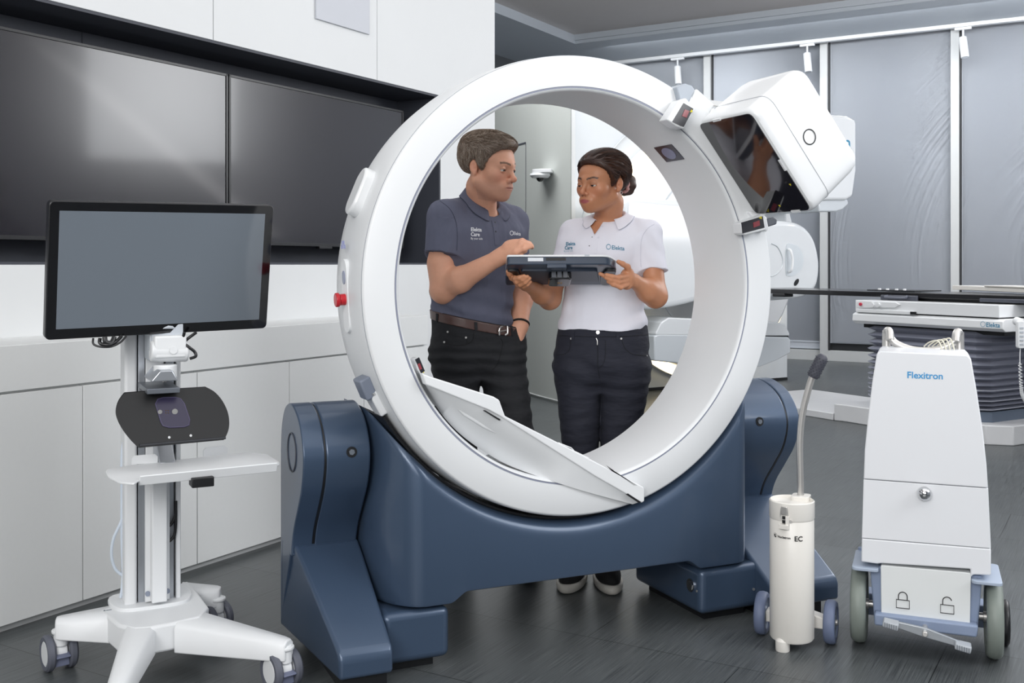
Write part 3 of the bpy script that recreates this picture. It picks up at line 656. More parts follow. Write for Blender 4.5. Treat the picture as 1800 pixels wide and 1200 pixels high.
# hand control on its coiled cord
h0 = CF.hit(1791,580,0,-.05); hf = CF.w(h0)
t = thing('hand_control', 'slim white hand control hanging with a coiled cord from the couch end', 'remote control', Fr(hf.x,hf.y,5,z=hf.z))
obj('body', M().prism(rrect(-.024,.024,-.115,.06,.015), lambda a,b_,d: Vector((a,d,b_)), -.03, .0), WSAT, t, bev=.005)
bt = M()
for k in range(5): bt = obj('button', M().box(-.012,.012,-.033,-.029,-.095+.026*k,-.083+.026*k), LGREY, t, bev=.001)
obj('holder', M().cyl((.012,-.012,.045),(.012,.05,.055),.028,n=24), WHITE, t, bev=.004)
pts = []; L0 = [Vector((0,-.015,-.115)), Vector((-.002,-.015,-.2)), Vector((.005,-.015,-.35)), Vector((.02,-.01,-.42)), Vector((.07,.0,-.47)), Vector((.16,.02,-.42)), Vector((.2,.05,-.3))]
cl = spline(L0, 40); 
for i, p in enumerate(cl):
    g = .009 if i > 42 else .0; pts.append(p+Vector((g*math.cos(i*1.25), g*math.sin(i*1.25), 0)))
obj('cord', M().tube(pts, .0035, n=6), WSAT, t)
# ================================================================ afterloader cabinet on wheels (right foreground)
XF = Fr(1.28, 3.24, -21.4)
T = thing('wheeled_afterloader', 'tall tapered white medical cabinet on two grey wheels, two padlock symbols at the bottom', 'medical cart', XF)
YF = -.10
def xh(px, py, y=YF): return XF.hit(px, py, 1, y)
AFW = mat('white_afterloader_cover', '#e4e6ea', .4, coat=.1, var=.005)
def plate(name, poly, y0, y1, mt, bev=.004, par=T, rad=0):
    P = [(p.x,p.z) for p in (xh(a,b_,y0) for a,b_ in poly)]
    if rad: P = roundpoly(P, rad, 4)
    return obj(name, M().prism(P, lambda a,b_,d: Vector((a,d,b_)), y0, y1), mt, par, bev=bev, ang=40)
plate('upper_cover', [(1541,622),(1548,617),(1700,624),(1707,631),(1717,687),(1728,759),(1734,815),(1737,857.5),(1518,841.5),(1520,790),(1525,740),(1533,672)], YF, .14, AFW, .0035)
plate('middle_cover', [(1518,842.6),(1737,858.6),(1742,963.5),(1515,945)], YF, .14, AFW, .0012)
plate('lower_cover', [(1515,946.1),(1742,964.6),(1742,1011),(1711,1010),(1706,1015),(1706,1000),(1549,990),(1542,991),(1514,987)], YF, .14, AFW, .004)
plate('label_plate', [(1548,993),(1707,1007),(1705,1097),(1549,1080)], YF+.002, .0, mat('off_white_label','#dfe2e2',.45), .002, rad=.006)
CH_ = mat('powder_blue_chassis', '#8492ac', .45)
plate('chassis', [(1529,994),(1727,1012),(1718,1120),(1537,1098)], YF+.02, .12, CH_, .006)
plate('front_lip', [(1537,1078),(1720,1100),(1717,1121),(1537,1099)], YF-.02, YF+.03, CH_, .006)
def fender(poly, y0, y1, th):
    z = xh(poly[0][0], poly[0][1], y0).z
    a = xh(poly[0][0], poly[0][1], y0).x; c = xh(poly[1][0], poly[1][1], y0).x
    obj('fender', M().prism(rrect(a, c, y0, y1, .014), lambda p,q,d: Vector((p,q,d)), z-th, z), mat('pale_blue_fender','#a5b1c3',.4), T, bev=.002)
fender([(1497,996),(1544,996)], YF-.015, .10, .010)
fender([(1708,1020),(1763,1020)], YF-.015, .10, .010)
obj('hinge_post', M().cyl(xh(1515,985,.1), xh(1515,962,.1), .012), CH_, T)
TYR = mat('grey_green_tyre', '#7d857f', .5, var=.05, nscale=25); WHC = mat('pale_hub', '#c9cdd2', .4)
def wheel(par, c, r, w, tyre, hub, hr=.62, axle=None):
    c = Vector(c); p = [(r*.72,-w*.5),(r*.9,-w*.5),(r*.97,-w*.34),(r,-w*.0),(r*.97,w*.34),(r*.9,w*.5),(r*.72,w*.5)]
    t_ = obj('wheel', M().lathe(p, lambda ca,sa,h: c+Vector((h,ca,sa)), 48), tyre, par, ang=50)
    obj('hub', M().lathe([(0,-w*.42),(r*.3,-w*.44),(r*.34,-w*.3),(r*.66,-w*.3),(r*.74,-w*.42),(r*.74,w*.42),(r*.66,w*.3),(r*.34,w*.3),(r*.3,w*.44),(0,w*.42)], lambda ca,sa,h: c+Vector((h,ca,sa)), 40, closed=False), hub, t_)
    obj('axle_cap', M().cyl(c-Vector((w*.62,0,0)), c+Vector((w*.62,0,0)), r*.13, n=18), STEEL, t_, bev=.001)
    return t_
wheel(T, (-.193,-.0,.121), .121, .046, TYR, WHC); wheel(T, (.193,.0,.121), .121, .046, TYR, WHC)
obj('axle', M().cyl((-.19,0,.121),(.19,0,.121),.011), STEEL, T)
wheel(T, (.235,.13,.07), .07, .02, BLK, GREY); wheel(T, (-.2,.17,.05), .05, .02, BLK, GREY)
obj('rear_frame', M().box(-.20,.235,.11,.19,.05,.12), CH_, T, bev=.004)
a, b_, c = xh(1566,1092,YF-.06), xh(1626,1109,YF-.06), xh(1692,1131,YF-.06)
PED = mat('pedal_metal','#a2a7ad',.35,metal=.6)
d = (c-a).normalized(); n_ = Vector((-d.z,0,d.x))
pd = obj('pedal', M().prism([((a+n_*.008).x,(a+n_*.008).z),((b_+n_*.014).x,(b_+n_*.014).z),((c+n_*.008).x,(c+n_*.008).z),((c-n_*.008).x,(c-n_*.008).z),((b_-n_*.014).x,(b_-n_*.014).z),((a-n_*.008).x,(a-n_*.008).z)], lambda p,q,e: Vector((p,e,q)), YF-.075, YF-.065), PED, T, bev=.002)
for e in (a, c):
    q = e; u_ = d*.022
    obj('foot_pad', M().prism([((q-u_+n_*.008).x,(q-u_+n_*.008).z),((q+u_+n_*.011).x,(q+u_+n_*.011).z),((q+u_-n_*.009).x,(q+u_-n_*.009).z),((q-u_-n_*.009).x,(q-u_-n_*.009).z)], lambda p,w_,e_: Vector((p,e_,w_)), YF-.105, YF-.06), mat('ribbed_grey_rubber','#a9aeb4',.4), pd, bev=.004)
    for k in range(6):
        g = q+d*(-.016+.0064*k); obj('rib', M().box(g.x-.001,g.x+.001,YF-.107,YF-.104,g.z-.007,g.z+.007), GREY, pd)
obj('pivot_bolt', M().cyl((b_.x,YF-.09,b_.z),(b_.x,YF,b_.z),.008,n=20), STEEL, pd, bev=.002)
p = xh(1625,866); obj('lock_knob', M().sphere((p.x,YF-.012,p.z), .0205, 28, 18, (1,.9,1)), CHROME, T, label='round chrome knob')
obj('knob_collar', M().cyl((p.x,YF-.004,p.z),(p.x,YF+.002,p.z),.019,n=28), BLK, T)
# push handle, cables
hl = xh(1558,590,.12); hr = xh(1687,590,.12); zt = xh(1558,580,.12).z
obj('handle_upright', M().tube([(hl.x,.13,.62),(hl.x,.13,zt-.03),(hl.x+.002,.128,zt-.008),(hl.x+.006,.12,zt-.002),(hl.x+.01,.108,zt-.012),(hl.x+.012,.10,zt-.03)], .0135, n=16, smooth=4), STEEL, T)
obj('handle_upright', M().tube([(hr.x,.13,.62),(hr.x,.13,zt-.03),(hr.x-.002,.128,zt-.008),(hr.x-.006,.12,zt-.002),(hr.x-.01,.108,zt-.012),(hr.x-.012,.10,zt-.03)], .0135, n=16, smooth=4), STEEL, T)
xm = (hl.x+hr.x)/2
obj('handle_bar', M().tube([(hl.x+.012,.11,zt-.022),(hl.x+.03,.105,zt-.042),(xm-.03,.10,zt-.060),(xm+.03,.10,zt-.060),(hr.x-.03,.105,zt-.042),(hr.x-.012,.11,zt-.022)], .012, n=14, smooth=6), STEEL, T)
CAB = mat('ivory_cable','#d9d6c6',.5)
for k in range(4):
    x = hr.x-.055+.012*k
    obj('cable', M().tube([(x-.05,.125,zt-.05),(x-.035,.105,zt-.035),(x-.012,.085,zt-.028+.003*k),(x,.08,zt-.045),(x+.003,.08,zt-.075)], .0022, n=8, smooth=6), CAB, T)
    obj('cable_plug', M().cyl((x+.003,.08,zt-.062),(x+.003,.08,zt-.085),.0042,n=10), mat('lilac_plug','#aab0cf',.5), T)
# lettering and padlock symbols
u0 = xh(1594,664); u1 = xh(1657,668); s_ = (u1.x-u0.x)
tm = textmesh('Flexitron', 1, lambda a,b_: Vector((a,b_,0))); wd_ = max(p.x for p in tm.v); k = s_/wd_
obj('lettering', textmesh('Flexitron', k, lambda a,b_: Vector((u0.x+a, YF-.0008, u0.z+b_)), bold=.0006), SKYB, T)
def lock(px, py, open_):
    p = xh(px,py); m = M(); r = .011; f_ = lambda a,b_: Vector((p.x+a, YF+.0012, p.z+b_))
    obj('padlock_symbol', M().tube([f_(-.0185,-.012),f_(.0185,-.012),f_(.0185,.013),f_(-.0185,.013)], .0014, n=6, closed=True).tube([f_(-.0125,.013),f_(-.0125,.022)]+[f_(-.0125*math.cos(t), .024+.013*math.sin(t)) for t in (i*.2618 for i in range(1,13 if not open_ else 12))]+([f_(.0125,.013)] if not open_ else []), .0014, n=6), BPRINT, T)
lock(1587,1062,False); lock(1665,1071,True)
# ================================================================ cylindrical container on two wheels
EF = Fr(.873, 3.262, -24)
T = thing('cylinder_trolley', 'narrow white upright cylinder on two blue wheels with a long bent handle', 'trolley', EF)
R_ = .0675
zc = lambda ca,sa,h: Vector((ca,sa,h))
obj('cylinder', M().lathe([(0,.028),(R_-.004,.028),(R_,.034),(R_,.399),(R_-.0015,.401)], zc, 64, closed=False).lathe([(0,.4),(R_-.001,.4),(R_-.001,.404),(0,.404)], zc, 64), CREAM, T, ang=40)
lid = obj('lid', M().lathe([(0,.404),(R_+.0005,.4035),(R_+.0015,.406),(R_+.0015,.456),(R_-.002,.459),(R_-.003,.457),(R_-.004,.449),(0,.449)], zc, 64, closed=False), CREAM, T, ang=40)
obj('foot', M().lathe([(0,0),(.0205,0),(.022,.003),(.022,.032),(.004,.058),(0,.058)], lambda ca,sa,h: Vector((ca-.02,sa-.048,h)), 28, closed=False), CREAM, T)
BLW = mat('worn_blue_rubber','#66718c',.55,var=.18,nscale=14); BHB = mat('blue_grey_hub','#7c8799',.45)
wheel(T, (-.105,.075,.068), .068, .034, BLW, BHB); wheel(T, (.108,.075,.068), .068, .034, BLW, BHB)
obj('axle_bracket', M().prism([(-.09,.05),(.09,.05),(.09,.085),(.05,.095),(-.05,.095),(-.09,.085)], lambda a,b_,d: Vector((a,d,b_)), .045, .09), CREAM, T, bev=.004)
obj('axle', M().cyl((-.125,.075,.068),(.128,.075,.068),.006,n=16), STEEL, T)
def eh(px,py,y): return EF.hit(px,py,1,y)
yh_ = .055
hp = [eh(1408,882,yh_),eh(1407,840,yh_),eh(1406,790,yh_),eh(1407,760,yh_),eh(1411,725,yh_),eh(1418,695,yh_),eh(1427,665,yh_),eh(1437,645,yh_)]
obj('handle_socket', M().prism(rrect(hp[0].x-.028,hp[0].x+.028,yh_-.03,yh_+.03,.012), lambda a,b_,d: Vector((a,b_,d)), .40, .4625), CREAM, T, bev=.002)
hn = obj('handle', M().tube(hp, .0105, n=16, smooth=6), STEEL, T, label='brushed steel bent handle')
g = spline(hp,6); d = (hp[-1]-hp[-2]).normalized(); g0 = hp[-1]-d*.035
gm = M(); 
gm.tube([g0+d*(.0+.0065*i) for i in range(13)], [.0165]+[.0185]*5+[.0192]*4+[.0185,.0165,.010], n=24)
grip = obj('grip', gm, mat('dark_grip_rubber','#43454f',.55), hn)
up = d.orthogonal().normalized(); q = d.cross(up)
for i in range(9):
    for k in range(10):
        a_ = 2*math.pi*(k+.5*(i%2))/10; c = g0+d*(.007+.0072*i)+(up*math.cos(a_)+q*math.sin(a_))*.0182
        if (c-Vector(EF.l((0,0,CH)))).length < (g0+d*(.007+.0072*i)-Vector(EF.l((0,0,CH)))).length+.002: obj('stud', M().sphere(c, .0022, 8, 6), mat('grip_stud','#33353d',.6), grip)
def onc(px, py):
    """point on the cylinder surface"""
    o = EF.l((0,0,CH)); d = EF.I.to_3x3() @ Vector(((px-CX)/F,1,-(py-HY)/F)); A = d.x**2+d.y**2; B = o.x*d.x+o.y*d.y; C_ = o.x**2+o.y**2-(R_+.0012)**2
    return o+d*((-B-math.sqrt(B*B-A*C_))/A)
c0 = onc(1380,905); a0_ = math.atan2(c0.y, c0.x)
def cyl_at(px, py):
    c = onc(px,py); a_ = math.atan2(c.y,c.x); return lambda u_,v_,d=0: Vector(((R_+.0012+d)*math.cos(a_+u_/R_), (R_+.0012+d)*math.sin(a_+u_/R_), c.z+v_))
f_ = cyl_at(1379,900)
def blk(name, u0,u1,v0,v1,d0,d1,mt,bev=.001,par=T):
    return obj(name, M().prism([(u0,v0),(u1,v0),(u1,v1),(u0,v1)], f_, d0, d1), mt, par, bev=bev)
la = blk('latch', -.009,.009,-.008,.018,0,.006,STEEL,.002)
obj('latch_loop', M().tube([f_(-.009,.012,.005),f_(-.010,-.014,.007),f_(0,-.022,.007),f_(.010,-.014,.007),f_(.009,.012,.005)], .0013, n=6, smooth=4), STEEL, la)
blk('latch_hook', -.006,.006,-.034,-.012,0,.004,BLK)
blk('padlock_bracket', -.012,.013,-.050,-.036,0,.014,CREAM); blk('padlock_bracket', .005,.014,-.038,-.010,0,.010,CREAM)
obj('rivet', M().cyl(f_(.018,-.026,-.001), f_(.018,-.026,.005), .0045, n=12), STEEL, T)
f_ = cyl_at(1396,951); obj('lettering', textmesh('EC', .0215, lambda a,b_: f_(a,b_,.0004), bold=.0005), BPRINT, T)
f_ = cyl_at(1367,944); obj('lettering', textmesh('Nucletron', .0098, lambda a,b_: f_(a,b_,.0004), bold=.0003), BPRINT, T)
f_ = cyl_at(1363,941)
mk = M(); ringlogo(mk, lambda a,b_: f_(a,b_,.0004), 0, .002, .006, .0008, 20)
mk.add([f_(x*.001,y*.001,.0006) for x,y in ((-4,3),(1,6),(2,2),(-1,2),(3,-1),(3,-4),(-2,-5),(-1,-1),(-4,0))], [tuple(range(9))])
obj('emblem', mk, BPRINT, T)
# ================================================================ monitor trolley (left foreground)
TF = Fr(-1.075, 3.16, 27)
T = thing('monitor_trolley', 'white rolling stand with silver column, keyboard shelf and black bracket, at the left', 'trolley', TF)
def th(px,py,ax,v): return TF.hit(px,py,ax,v)
cxl, cxr = th(219,900,1,-.0).x, th(318,900,1,0).x
ztop = 1.18; zb_ = .155
cw = cxr-cxl; print('col', cxl, cxr)
obj('column', M().box(cxl,cxl+cw*.22,-.0,.11,zb_,ztop), WSAT, T, bev=.008)
obj('column_side', M().box(cxr-cw*.09,cxr,.0,.11,zb_,ztop), WSAT, T, bev=.004)
obj('rail', M().box(cxl+cw*.24,cxl+cw*.36,.006,.1,zb_,ztop), ALU, T, bev=.002)
obj('rail', M().box(cxr-cw*.28,cxr-cw*.12,.006,.1,zb_,ztop), ALU, T, bev=.002)
obj('back_channel', M().box(cxl+cw*.2,cxr-cw*.05,.03,.1,zb_,ztop-.01), BLK, T)
obj('centre_cover', M().box(cxl+cw*.37,cxr-cw*.30,.0,.05,zb_,ztop), WSAT, T, bev=.003)
obj('groove', M().box(cxr-cw*.31,cxr-cw*.275,-.001,.05,zb_+.02,ztop), BLK, T)
# power box with plugs
pb = M().box(cxl+cw*.43,cxl+cw*.70,-.058,-.016,.185,.55)
bx = obj('power_box', pb, WSAT, T, bev=.004)
bp_ = obj('back_plate', M().box(cxl+cw*.35,cxl+cw*.78,-.016,.0,.18,.575), WSAT, T)
for z in (.205,.545):
    for x in (cxl+cw*.39, cxl+cw*.74): obj('plug', M().cyl((x,-.015,z),(x,-.021,z),.0075,n=16), mat('grey_plug','#8a92a3',.5), bp_)
# base
zc_ = .165
def basept(px,py,z): return TF.hit(px,py,2,z)
bsh = [basept(x,y,.165) for x,y in ((176,1071),(240,1052),(300,1030),(330,1020),(348,1040),(367,1066),(352,1083),(300,1095),(262,1102),(236,1104),(208,1098))]
base = obj('base', M().prism([(p.x,p.y) for p in bsh], lambda a,b_,d: Vector((a,b_,d)), .085, .165), WSAT, T, bev=.008, label='white moulded base')
obj('base_collar', M().prism(spline2([(cxl-.02,-.02),(cxl+cw*.5,-.045),(cxr+.02,-.02),(cxr+.02,.12),(cxl-.02,.12)],6,True), lambda a,b_,d: Vector((a,b_,d)), .16, .175), WSAT, base, bev=.003)
pm = basept(162,1072,.1665)
obj('small_print', M().box(pm.x+.03,pm.x+.035,pm.y-.02,pm.y-.015,.1652,.1665).box(pm.x+.037,pm.x+.052,pm.y-.0195,pm.y-.0155,.1652,.1660), GREY, base)
def leg(root, tip, w0, w1, z0, z1):
    r, t_ = Vector(root), Vector(tip); d = (t_-r); d.z = 0; L_ = d.length; d.normalize(); s_ = Vector((-d.y,d.x,0))
    secs = []
    for k in (0,.25,.5,.75,.93,1.0):
        w = w0+(w1-w0)*k; zt = z0+(z1-z0)*k; h = .085-.03*k; e = .012
        if k == 1: w *= .8
        c = r+d*L_*k
        secs.append([c+s_*(w/2)+Vector((0,0,zt-h)), c+s_*(w/2)+Vector((0,0,zt-e)), c+s_*(w/2-e)+Vector((0,0,zt)), c-s_*(w/2-e)+Vector((0,0,zt)), c-s_*(w/2)+Vector((0,0,zt-e)), c-s_*(w/2)+Vector((0,0,zt-h))])
    return obj('base_leg', loft(M(), secs), WSAT, base, bev=.004, ang=50)
def caster(tip, ang, r=.0525):
    c = Vector((tip[0],tip[1],0)); a = math.radians(ang); u_ = Vector((math.cos(a),math.sin(a),0)); v_ = Vector((-math.sin(a),math.cos(a),0))
    k = obj('caster', M().cyl((c.x,c.y,.075),(c.x,c.y,.125),.02,n=20).cyl((c.x,c.y,.112),(c.x,c.y,.122),.026,n=20), WSAT, T, bev=.003)
    o = c+v_*.018
    obj('fork', M().prism(roundpoly([(-.028,.03),(.028,.03),(.034,.06),(.02,.09),(-.02,.09),(-.036,.06)],.01), lambda p,q,d: o+v_*p+u_*d+Vector((0,0,q)), -.016, .016), WSAT, k, bev=.004)
    for s_ in (-1,1):
        w_ = M().lathe([(r*.7,-.011),(r*.9,-.0115),(r,-.006),(r,.006),(r*.9,.0115),(r*.7,.011)], lambda ca,sa,h: o+u_*(s_*.031+h)+v_*ca+Vector((0,0,r+sa)), 36)
        q = obj('wheel', w_, RUB, k); obj('hub', M().cyl(o+u_*(s_*.031-.0085)+Vector((0,0,r)), o+u_*(s_*.031+.0085)+Vector((0,0,r)), r*.72, n=32).cyl(o+u_*s_*.038+Vector((0,0,r)), o+u_*s_*.0415+Vector((0,0,r)), r*.64, n=32), WHITE, q, bev=.001)
    obj('brake', M().prism([(-.05,.05),(-.018,.058),(.0,.06),(.0,.05),(-.02,.045),(-.03,.02),(-.036,.018),(-.034,.044),(-.05,.045)], lambda p,q_,d: o+v_*p+u_*d+Vector((0,0,q_)), -.02, .02), mat('slate_brake','#6b7188',.45), k, bev=.002)
    return k
def wl(px, py, Y): return TF.l(at(px,py,Y))
tipL = TF.hit(98,1080,2,.165); tipR = TF.hit(508,1118,2,.15); tipB = TF.hit(388,1032,2,.15); tipF = wl(204,1250,2.62)
tipF.z = .14; ctr = Vector((cxl+cw*.5,.05,0))
leg((bsh[0].x+.06,bsh[0].y-.02,0),tipL,.13,.062,.165,.155)
leg((bsh[6].x-.03,bsh[6].y+.02,0),tipR,.13,.055,.163,.14)
leg((bsh[3].x-.03,bsh[3].y-.03,0),tipB,.11,.06,.16,.15)
leg((bsh[9].x+.02,bsh[9].y+.03,0),tipF,.09,.05,.165,.14)
mid = Vector((cxl+cw*.5,-.02,0))
for q, a in ((tipL,12),(tipR,14),(tipB,30),(tipF,10)): q = Vector((q.x,q.y,0)); caster(q+(mid-q).normalized()*.014, a)
# side cables
f_ = lambda px,py: TF.hit(px,py,1,.06)
WC = mat('pale_blue_cable','#ccd6e2',.5)
obj('cable', M().tube([f_(222,760),f_(215,790),f_(214,850),f_(216,905),f_(200,945),f_(196,975),f_(203,1000),f_(220,1014)], .0045, smooth=6), WC, T)
obj('cable', M().tube([f_(214,850),f_(214,950),f_(216,1010),f_(212,1050)], .004, smooth=6), WC, T)
g_ = lambda px,py: TF.hit(px,py,1,-.008)
for dy in (0,27): obj('cable', M().tube([g_(309,880),g_(308,905+dy),g_(300,922+dy),g_(290,924+dy),g_(286,918+dy)], .0045, smooth=6), BLK, T)
# keyboard shelf
zs_ = .612
def kp(x,y): return TF.hit(60+x/3.75, 560+y/3.75, 2, zs_)
shp = [kp(*p) for p in ((470,1005),(480,988),(640,965),(1110,910),(1420,878),(1540,893),(1615,940),(1618,958),(1585,968),(690,1060),(660,1085),(560,1075),(490,1040))]
sh = obj('keyboard_shelf', M().prism(roundpoly([(p.x,p.y) for p in shp],.012,3), lambda a,b_,d: Vector((a,b_,d)), zs_-.006, zs_), WSAT, T, bev=.002)
fa, fb = kp(690,1058), kp(1595,968)
dd = (fb-fa).normalized(); nn = Vector((dd.y,-dd.x,0))
secs = [[q+nn*0+Vector((0,0,.0)), q+nn*.012+Vector((0,0,.012)), q+nn*.016+Vector((0,0,.010)), q+nn*.006+Vector((0,0,-.016)), q-nn*.004+Vector((0,0,-.016))] for q in (fa,fb)]
obj('front_lip', loft(M(), secs), WSAT, sh, bev=.0015)
for x0_,x1_ in ((642,815),(1115,1275)):
    a, b_ = kp(x0_,962 if x0_ < 800 else 908), kp(x1_,948 if x0_ < 800 else 890)
    d = (b_-a).normalized(); L_ = (b_-a).length
    obj('back_stop', M().prism([(0,0),(L_,0),(L_,.018),(L_-.008,.026),(.008,.026),(0,.018)], lambda p,q,e: a+d*p+Vector((-d.y,d.x,0))*e+Vector((0,0,q)), 0, .002), WSAT, sh)
a = kp(1090,1030); obj('latch_box', M().box(a.x-.02,a.x+.04,a.y-.0,a.y+.05,zs_-.035,zs_-.008), BLK, sh, bev=.003)
obj('support_arm', M().box(cxl+cw*.45,cxl+cw*.85,-.22,.0,zs_-.03,zs_-.007), WSAT, T, bev=.003)
obj('support_bracket', M().prism([(-.0,.0),(-.13,.0),(-.0,.09)], lambda a,b_,d: Vector((d,a,zs_+b_)), cxl+cw*.5, cxl+cw*.78), ALU, T, bev=.003)
# black device bracket
def bp2(px,py): return TF.hit(px,py,1,-.20+(py-735)*-.0009)
def crop6(x,y): return (60+x/3.75, 560+y/3.75)
out = [(595,490),(760,478),(960,462),(1130,452)]+spline2([(1130,452),(1190,485),(1240,540),(1275,610),(1287,680),(1280,740),(1255,795)],4)[1:]+[(1250,800),(690,852)]+spline2([(690,852),(640,805),(585,735),(548,665),(538,610),(555,545),(595,490)],4)[1:-1]
O = [bp2(*crop6(*p)) for p in out]
ctr = sum(O, Vector())/len(O)
brk = obj('device_bracket', M().add(O+[p+Vector((0,.006,.002)) for p in O], [tuple(range(len(O)))[::-1], tuple(range(len(O),2*len(O)))]+[(i,(i+1)%len(O),len(O)+(i+1)%len(O),len(O)+i) for i in range(len(O))]), mat('black_bracket_plate','#0d0e11',.5), T, bev=.001, label='black plate with rounded sides and a recessed socket')
rec = [(800,560),(815,530),(850,520),(930,518),(965,528),(990,560),(1025,665),(1020,700),(990,712),(890,716),(850,705),(835,680)]
O = [bp2(*crop6(*p))+Vector((0,-.001,0)) for p in rec]; n = len(O)
obj('socket_recess', M().add(O+[p+Vector((0,-.0005,0)) for p in O], [tuple(range(n))[::-1], tuple(range(n,2*n))]+[(i,(i+1)%n,n+(i+1)%n,n+i) for i in range(n)]), mat('violet_dark_recess','#2c2840',.3), brk)
obj('recess_rim', M().tube(O, .0018, n=6, closed=True), mat('violet_rim','#4a4560',.3), brk)
for (x,y,r,mt) in ((828,612,.006,STEEL),(926,610,.008,STEEL)): 
    p = bp2(*crop6(x,y)); obj('socket_pin', M().cyl(p-Vector((0,.0015,0)), p-Vector((0,.006,0)), r, n=18), mt, brk)
for x in (868,884):
    for y in (604,620): p = bp2(*crop6(x,y)); obj('contact', M().cyl(p-Vector((0,.0015,0)), p-Vector((0,.003,0)), .0013, n=8), mat('brass_contact','#b08a4a',.3,metal=1), brk)
for x,y in ((800,486),(938,474),(890,781),(1032,769)): p = bp2(*crop6(x,y)); obj('rivet', M().cyl(p, p-Vector((0,.003,0)), .0035, n=14), WSAT, brk)
a, b_ = bp2(*crop6(695,835)), bp2(*crop6(1262,785)); obj('lower_lip', M().tube([a,b_], .004, n=8), mat('dark_lip','#2a2c31',.4), brk)
p = bp2(*crop6(850,470)); p2 = th(285,640,1,-.0)
obj('bracket_arm', M().prism([(p.x-.04,p.z+.03),(p.x+.035,p.z+.03),(p.x+.02,p.z+.06),(p.x-.015,p.z+.06)], lambda a,b_,d: Vector((a,d,b_)), -.20, -.05), ALU, T, bev=.003)
obj('bracket_shelf', M().box(p.x-.05,p.x+.04,-.20,.0,p.z-.005,p.z+.01), mat('grey_metal','#6f747c',.4,metal=.5), T, bev=.002)
# ---- monitor arm joint
J = lambda px,py,y=-.12: TF.hit(px,py,1,y)
a = J(298,640); obj('tilt_joint', M().cyl((a.x-.012,-.12,J(298,664).z),(a.x-.012,-.12,J(298,640).z),.033,n=28), WSAT, T, bev=.004)
c0 = J(264,617); c1 = J(330,617)
obj('swivel_barrel', M().cyl((c0.x,-.12,c0.z),(c1.x,-.12,c1.z),.031,n=32).box(c0.x+.008,c1.x-.008,-.15,-.09,c0.z-.02,c0.z+.045), WSAT, T, bev=.006)
obj('joint_post', M().box(c0.x+.0,c0.x+.03,-.11,.0,c0.z-.03,c0.z+.05), LGREY, T, bev=.003)
obj('arm_plate', M().box(c0.x+.005,c1.x-.012,-.115,-.0,J(298,590).z-.02,J(298,600).z+.05), LGREY, T, bev=.002)
obj('joint_bolt', M().cyl(J(289,664), J(289,671), .006, n=12), STEEL, T)
obj('joint_button', M().cyl((J(302,614).x,-.152,J(302,614).z),(J(302,614).x,-.1535,J(302,614).z),.011,n=22), WHITE, T)
# ---- touch monitor as its own thing, held on the arm
TL, TR_, BL, BR = at(75,353,2.80), at(467,361,3.175), at(90,597,2.865), at(483,575,3.275)
xa = (TR_-TL+BR-BL).normalized(); za = (TL-BL+TR_-BR); za = (za-xa*za.dot(xa)).normalized(); na = xa.cross(za)  # points away
cen = (TL+TR_+BL+BR)/4; wM = ((TR_-TL).length+(BR-BL).length)/4; hM = ((TL-BL).length+(TR_-BR).length)/4
MFr = Fr(cen.x, cen.y, 0, z=cen.z)
T2 = thing('touch_monitor', 'black-framed touch monitor with grey screen mounted on top of the white trolley', 'monitor', MFr)
mf = lambda a,b_,d: xa*a+za*b_+na*d
if na.y < 0: mf = lambda a,b_,d: xa*a+za*b_-na*d
obj('housing', M().prism(rrect(-wM,wM,-hM,hM,.014,5), mf, .0, .028), mat('monitor_housing','#1b1c20',.35), T2, bev=.004)
obj('front_frame', M().prism(rrect(-wM+.003,wM-.003,-hM+.003,hM-.003,.012,5), mf, -.0015, .002), mat('monitor_glass_frame','#0c0c0f',.08,coat=.6,var=0), T2)
obj('screen', M().prism([(-wM+.027,-hM+.030),(wM-.028,-hM+.030),(wM-.028,hM-.027),(-wM+.027,hM-.027)], mf, -.0022, -.0014), mat('grey_screen_glass','#6a727b',.12,coat=1,var=.02,nscale=3), T2)
obj('rear_case', M().prism(rrect(-wM*.6,wM*.6,-hM*.7,hM*.7,.03,5), mf, .028, .06), mat('monitor_housing','#1b1c20',.35), T2, bev=.008)
mb = mf(.02,-hM*.2,.06); jq = MFr.l(TF.w((c0.x+.05,-.10,c0.z+.05)))
obj('mount_neck', M().tube([mf(.02,-hM*.35,.05), mf(.02,-hM*.7,.075), jq], .03, n=14), LGREY, T2)
o_ = MFr.l
cc = lambda px,py,Y: MFr.l(at(px,py,Y))
obj('cable', M().tube([cc(164,594,2.95),cc(164,604,2.95),cc(175,609,2.95),cc(195,609,2.96),cc(212,601,2.97),cc(222,590,2.98)], .003, smooth=6), BLK, T2)
obj('cable', M().tube([cc(176,594,2.95),cc(176,603,2.95),cc(190,606,2.95),cc(204,600,2.97),cc(214,590,2.98)], .005, smooth=6), BLK, T2)
obj('cable_bundle', M().tube([cc(184,592,2.95),cc(186,601,2.95),cc(196,602,2.96),cc(201,592,2.97)], .007, smooth=6), BLK, T2)
obj('cable', M().tube([cc(324,584,3.05),cc(322,600,3.06),cc(332,610,3.06),cc(342,618,3.07),cc(344,626,3.07),cc(334,630,3.07)], .0045, smooth=6), BLK, T2)
obj('cable', M().tube([cc(345,584,3.08),cc(334,592,3.08),cc(322,600,3.07),cc(318,590,3.06)], .0045, smooth=6), BLK, T2)
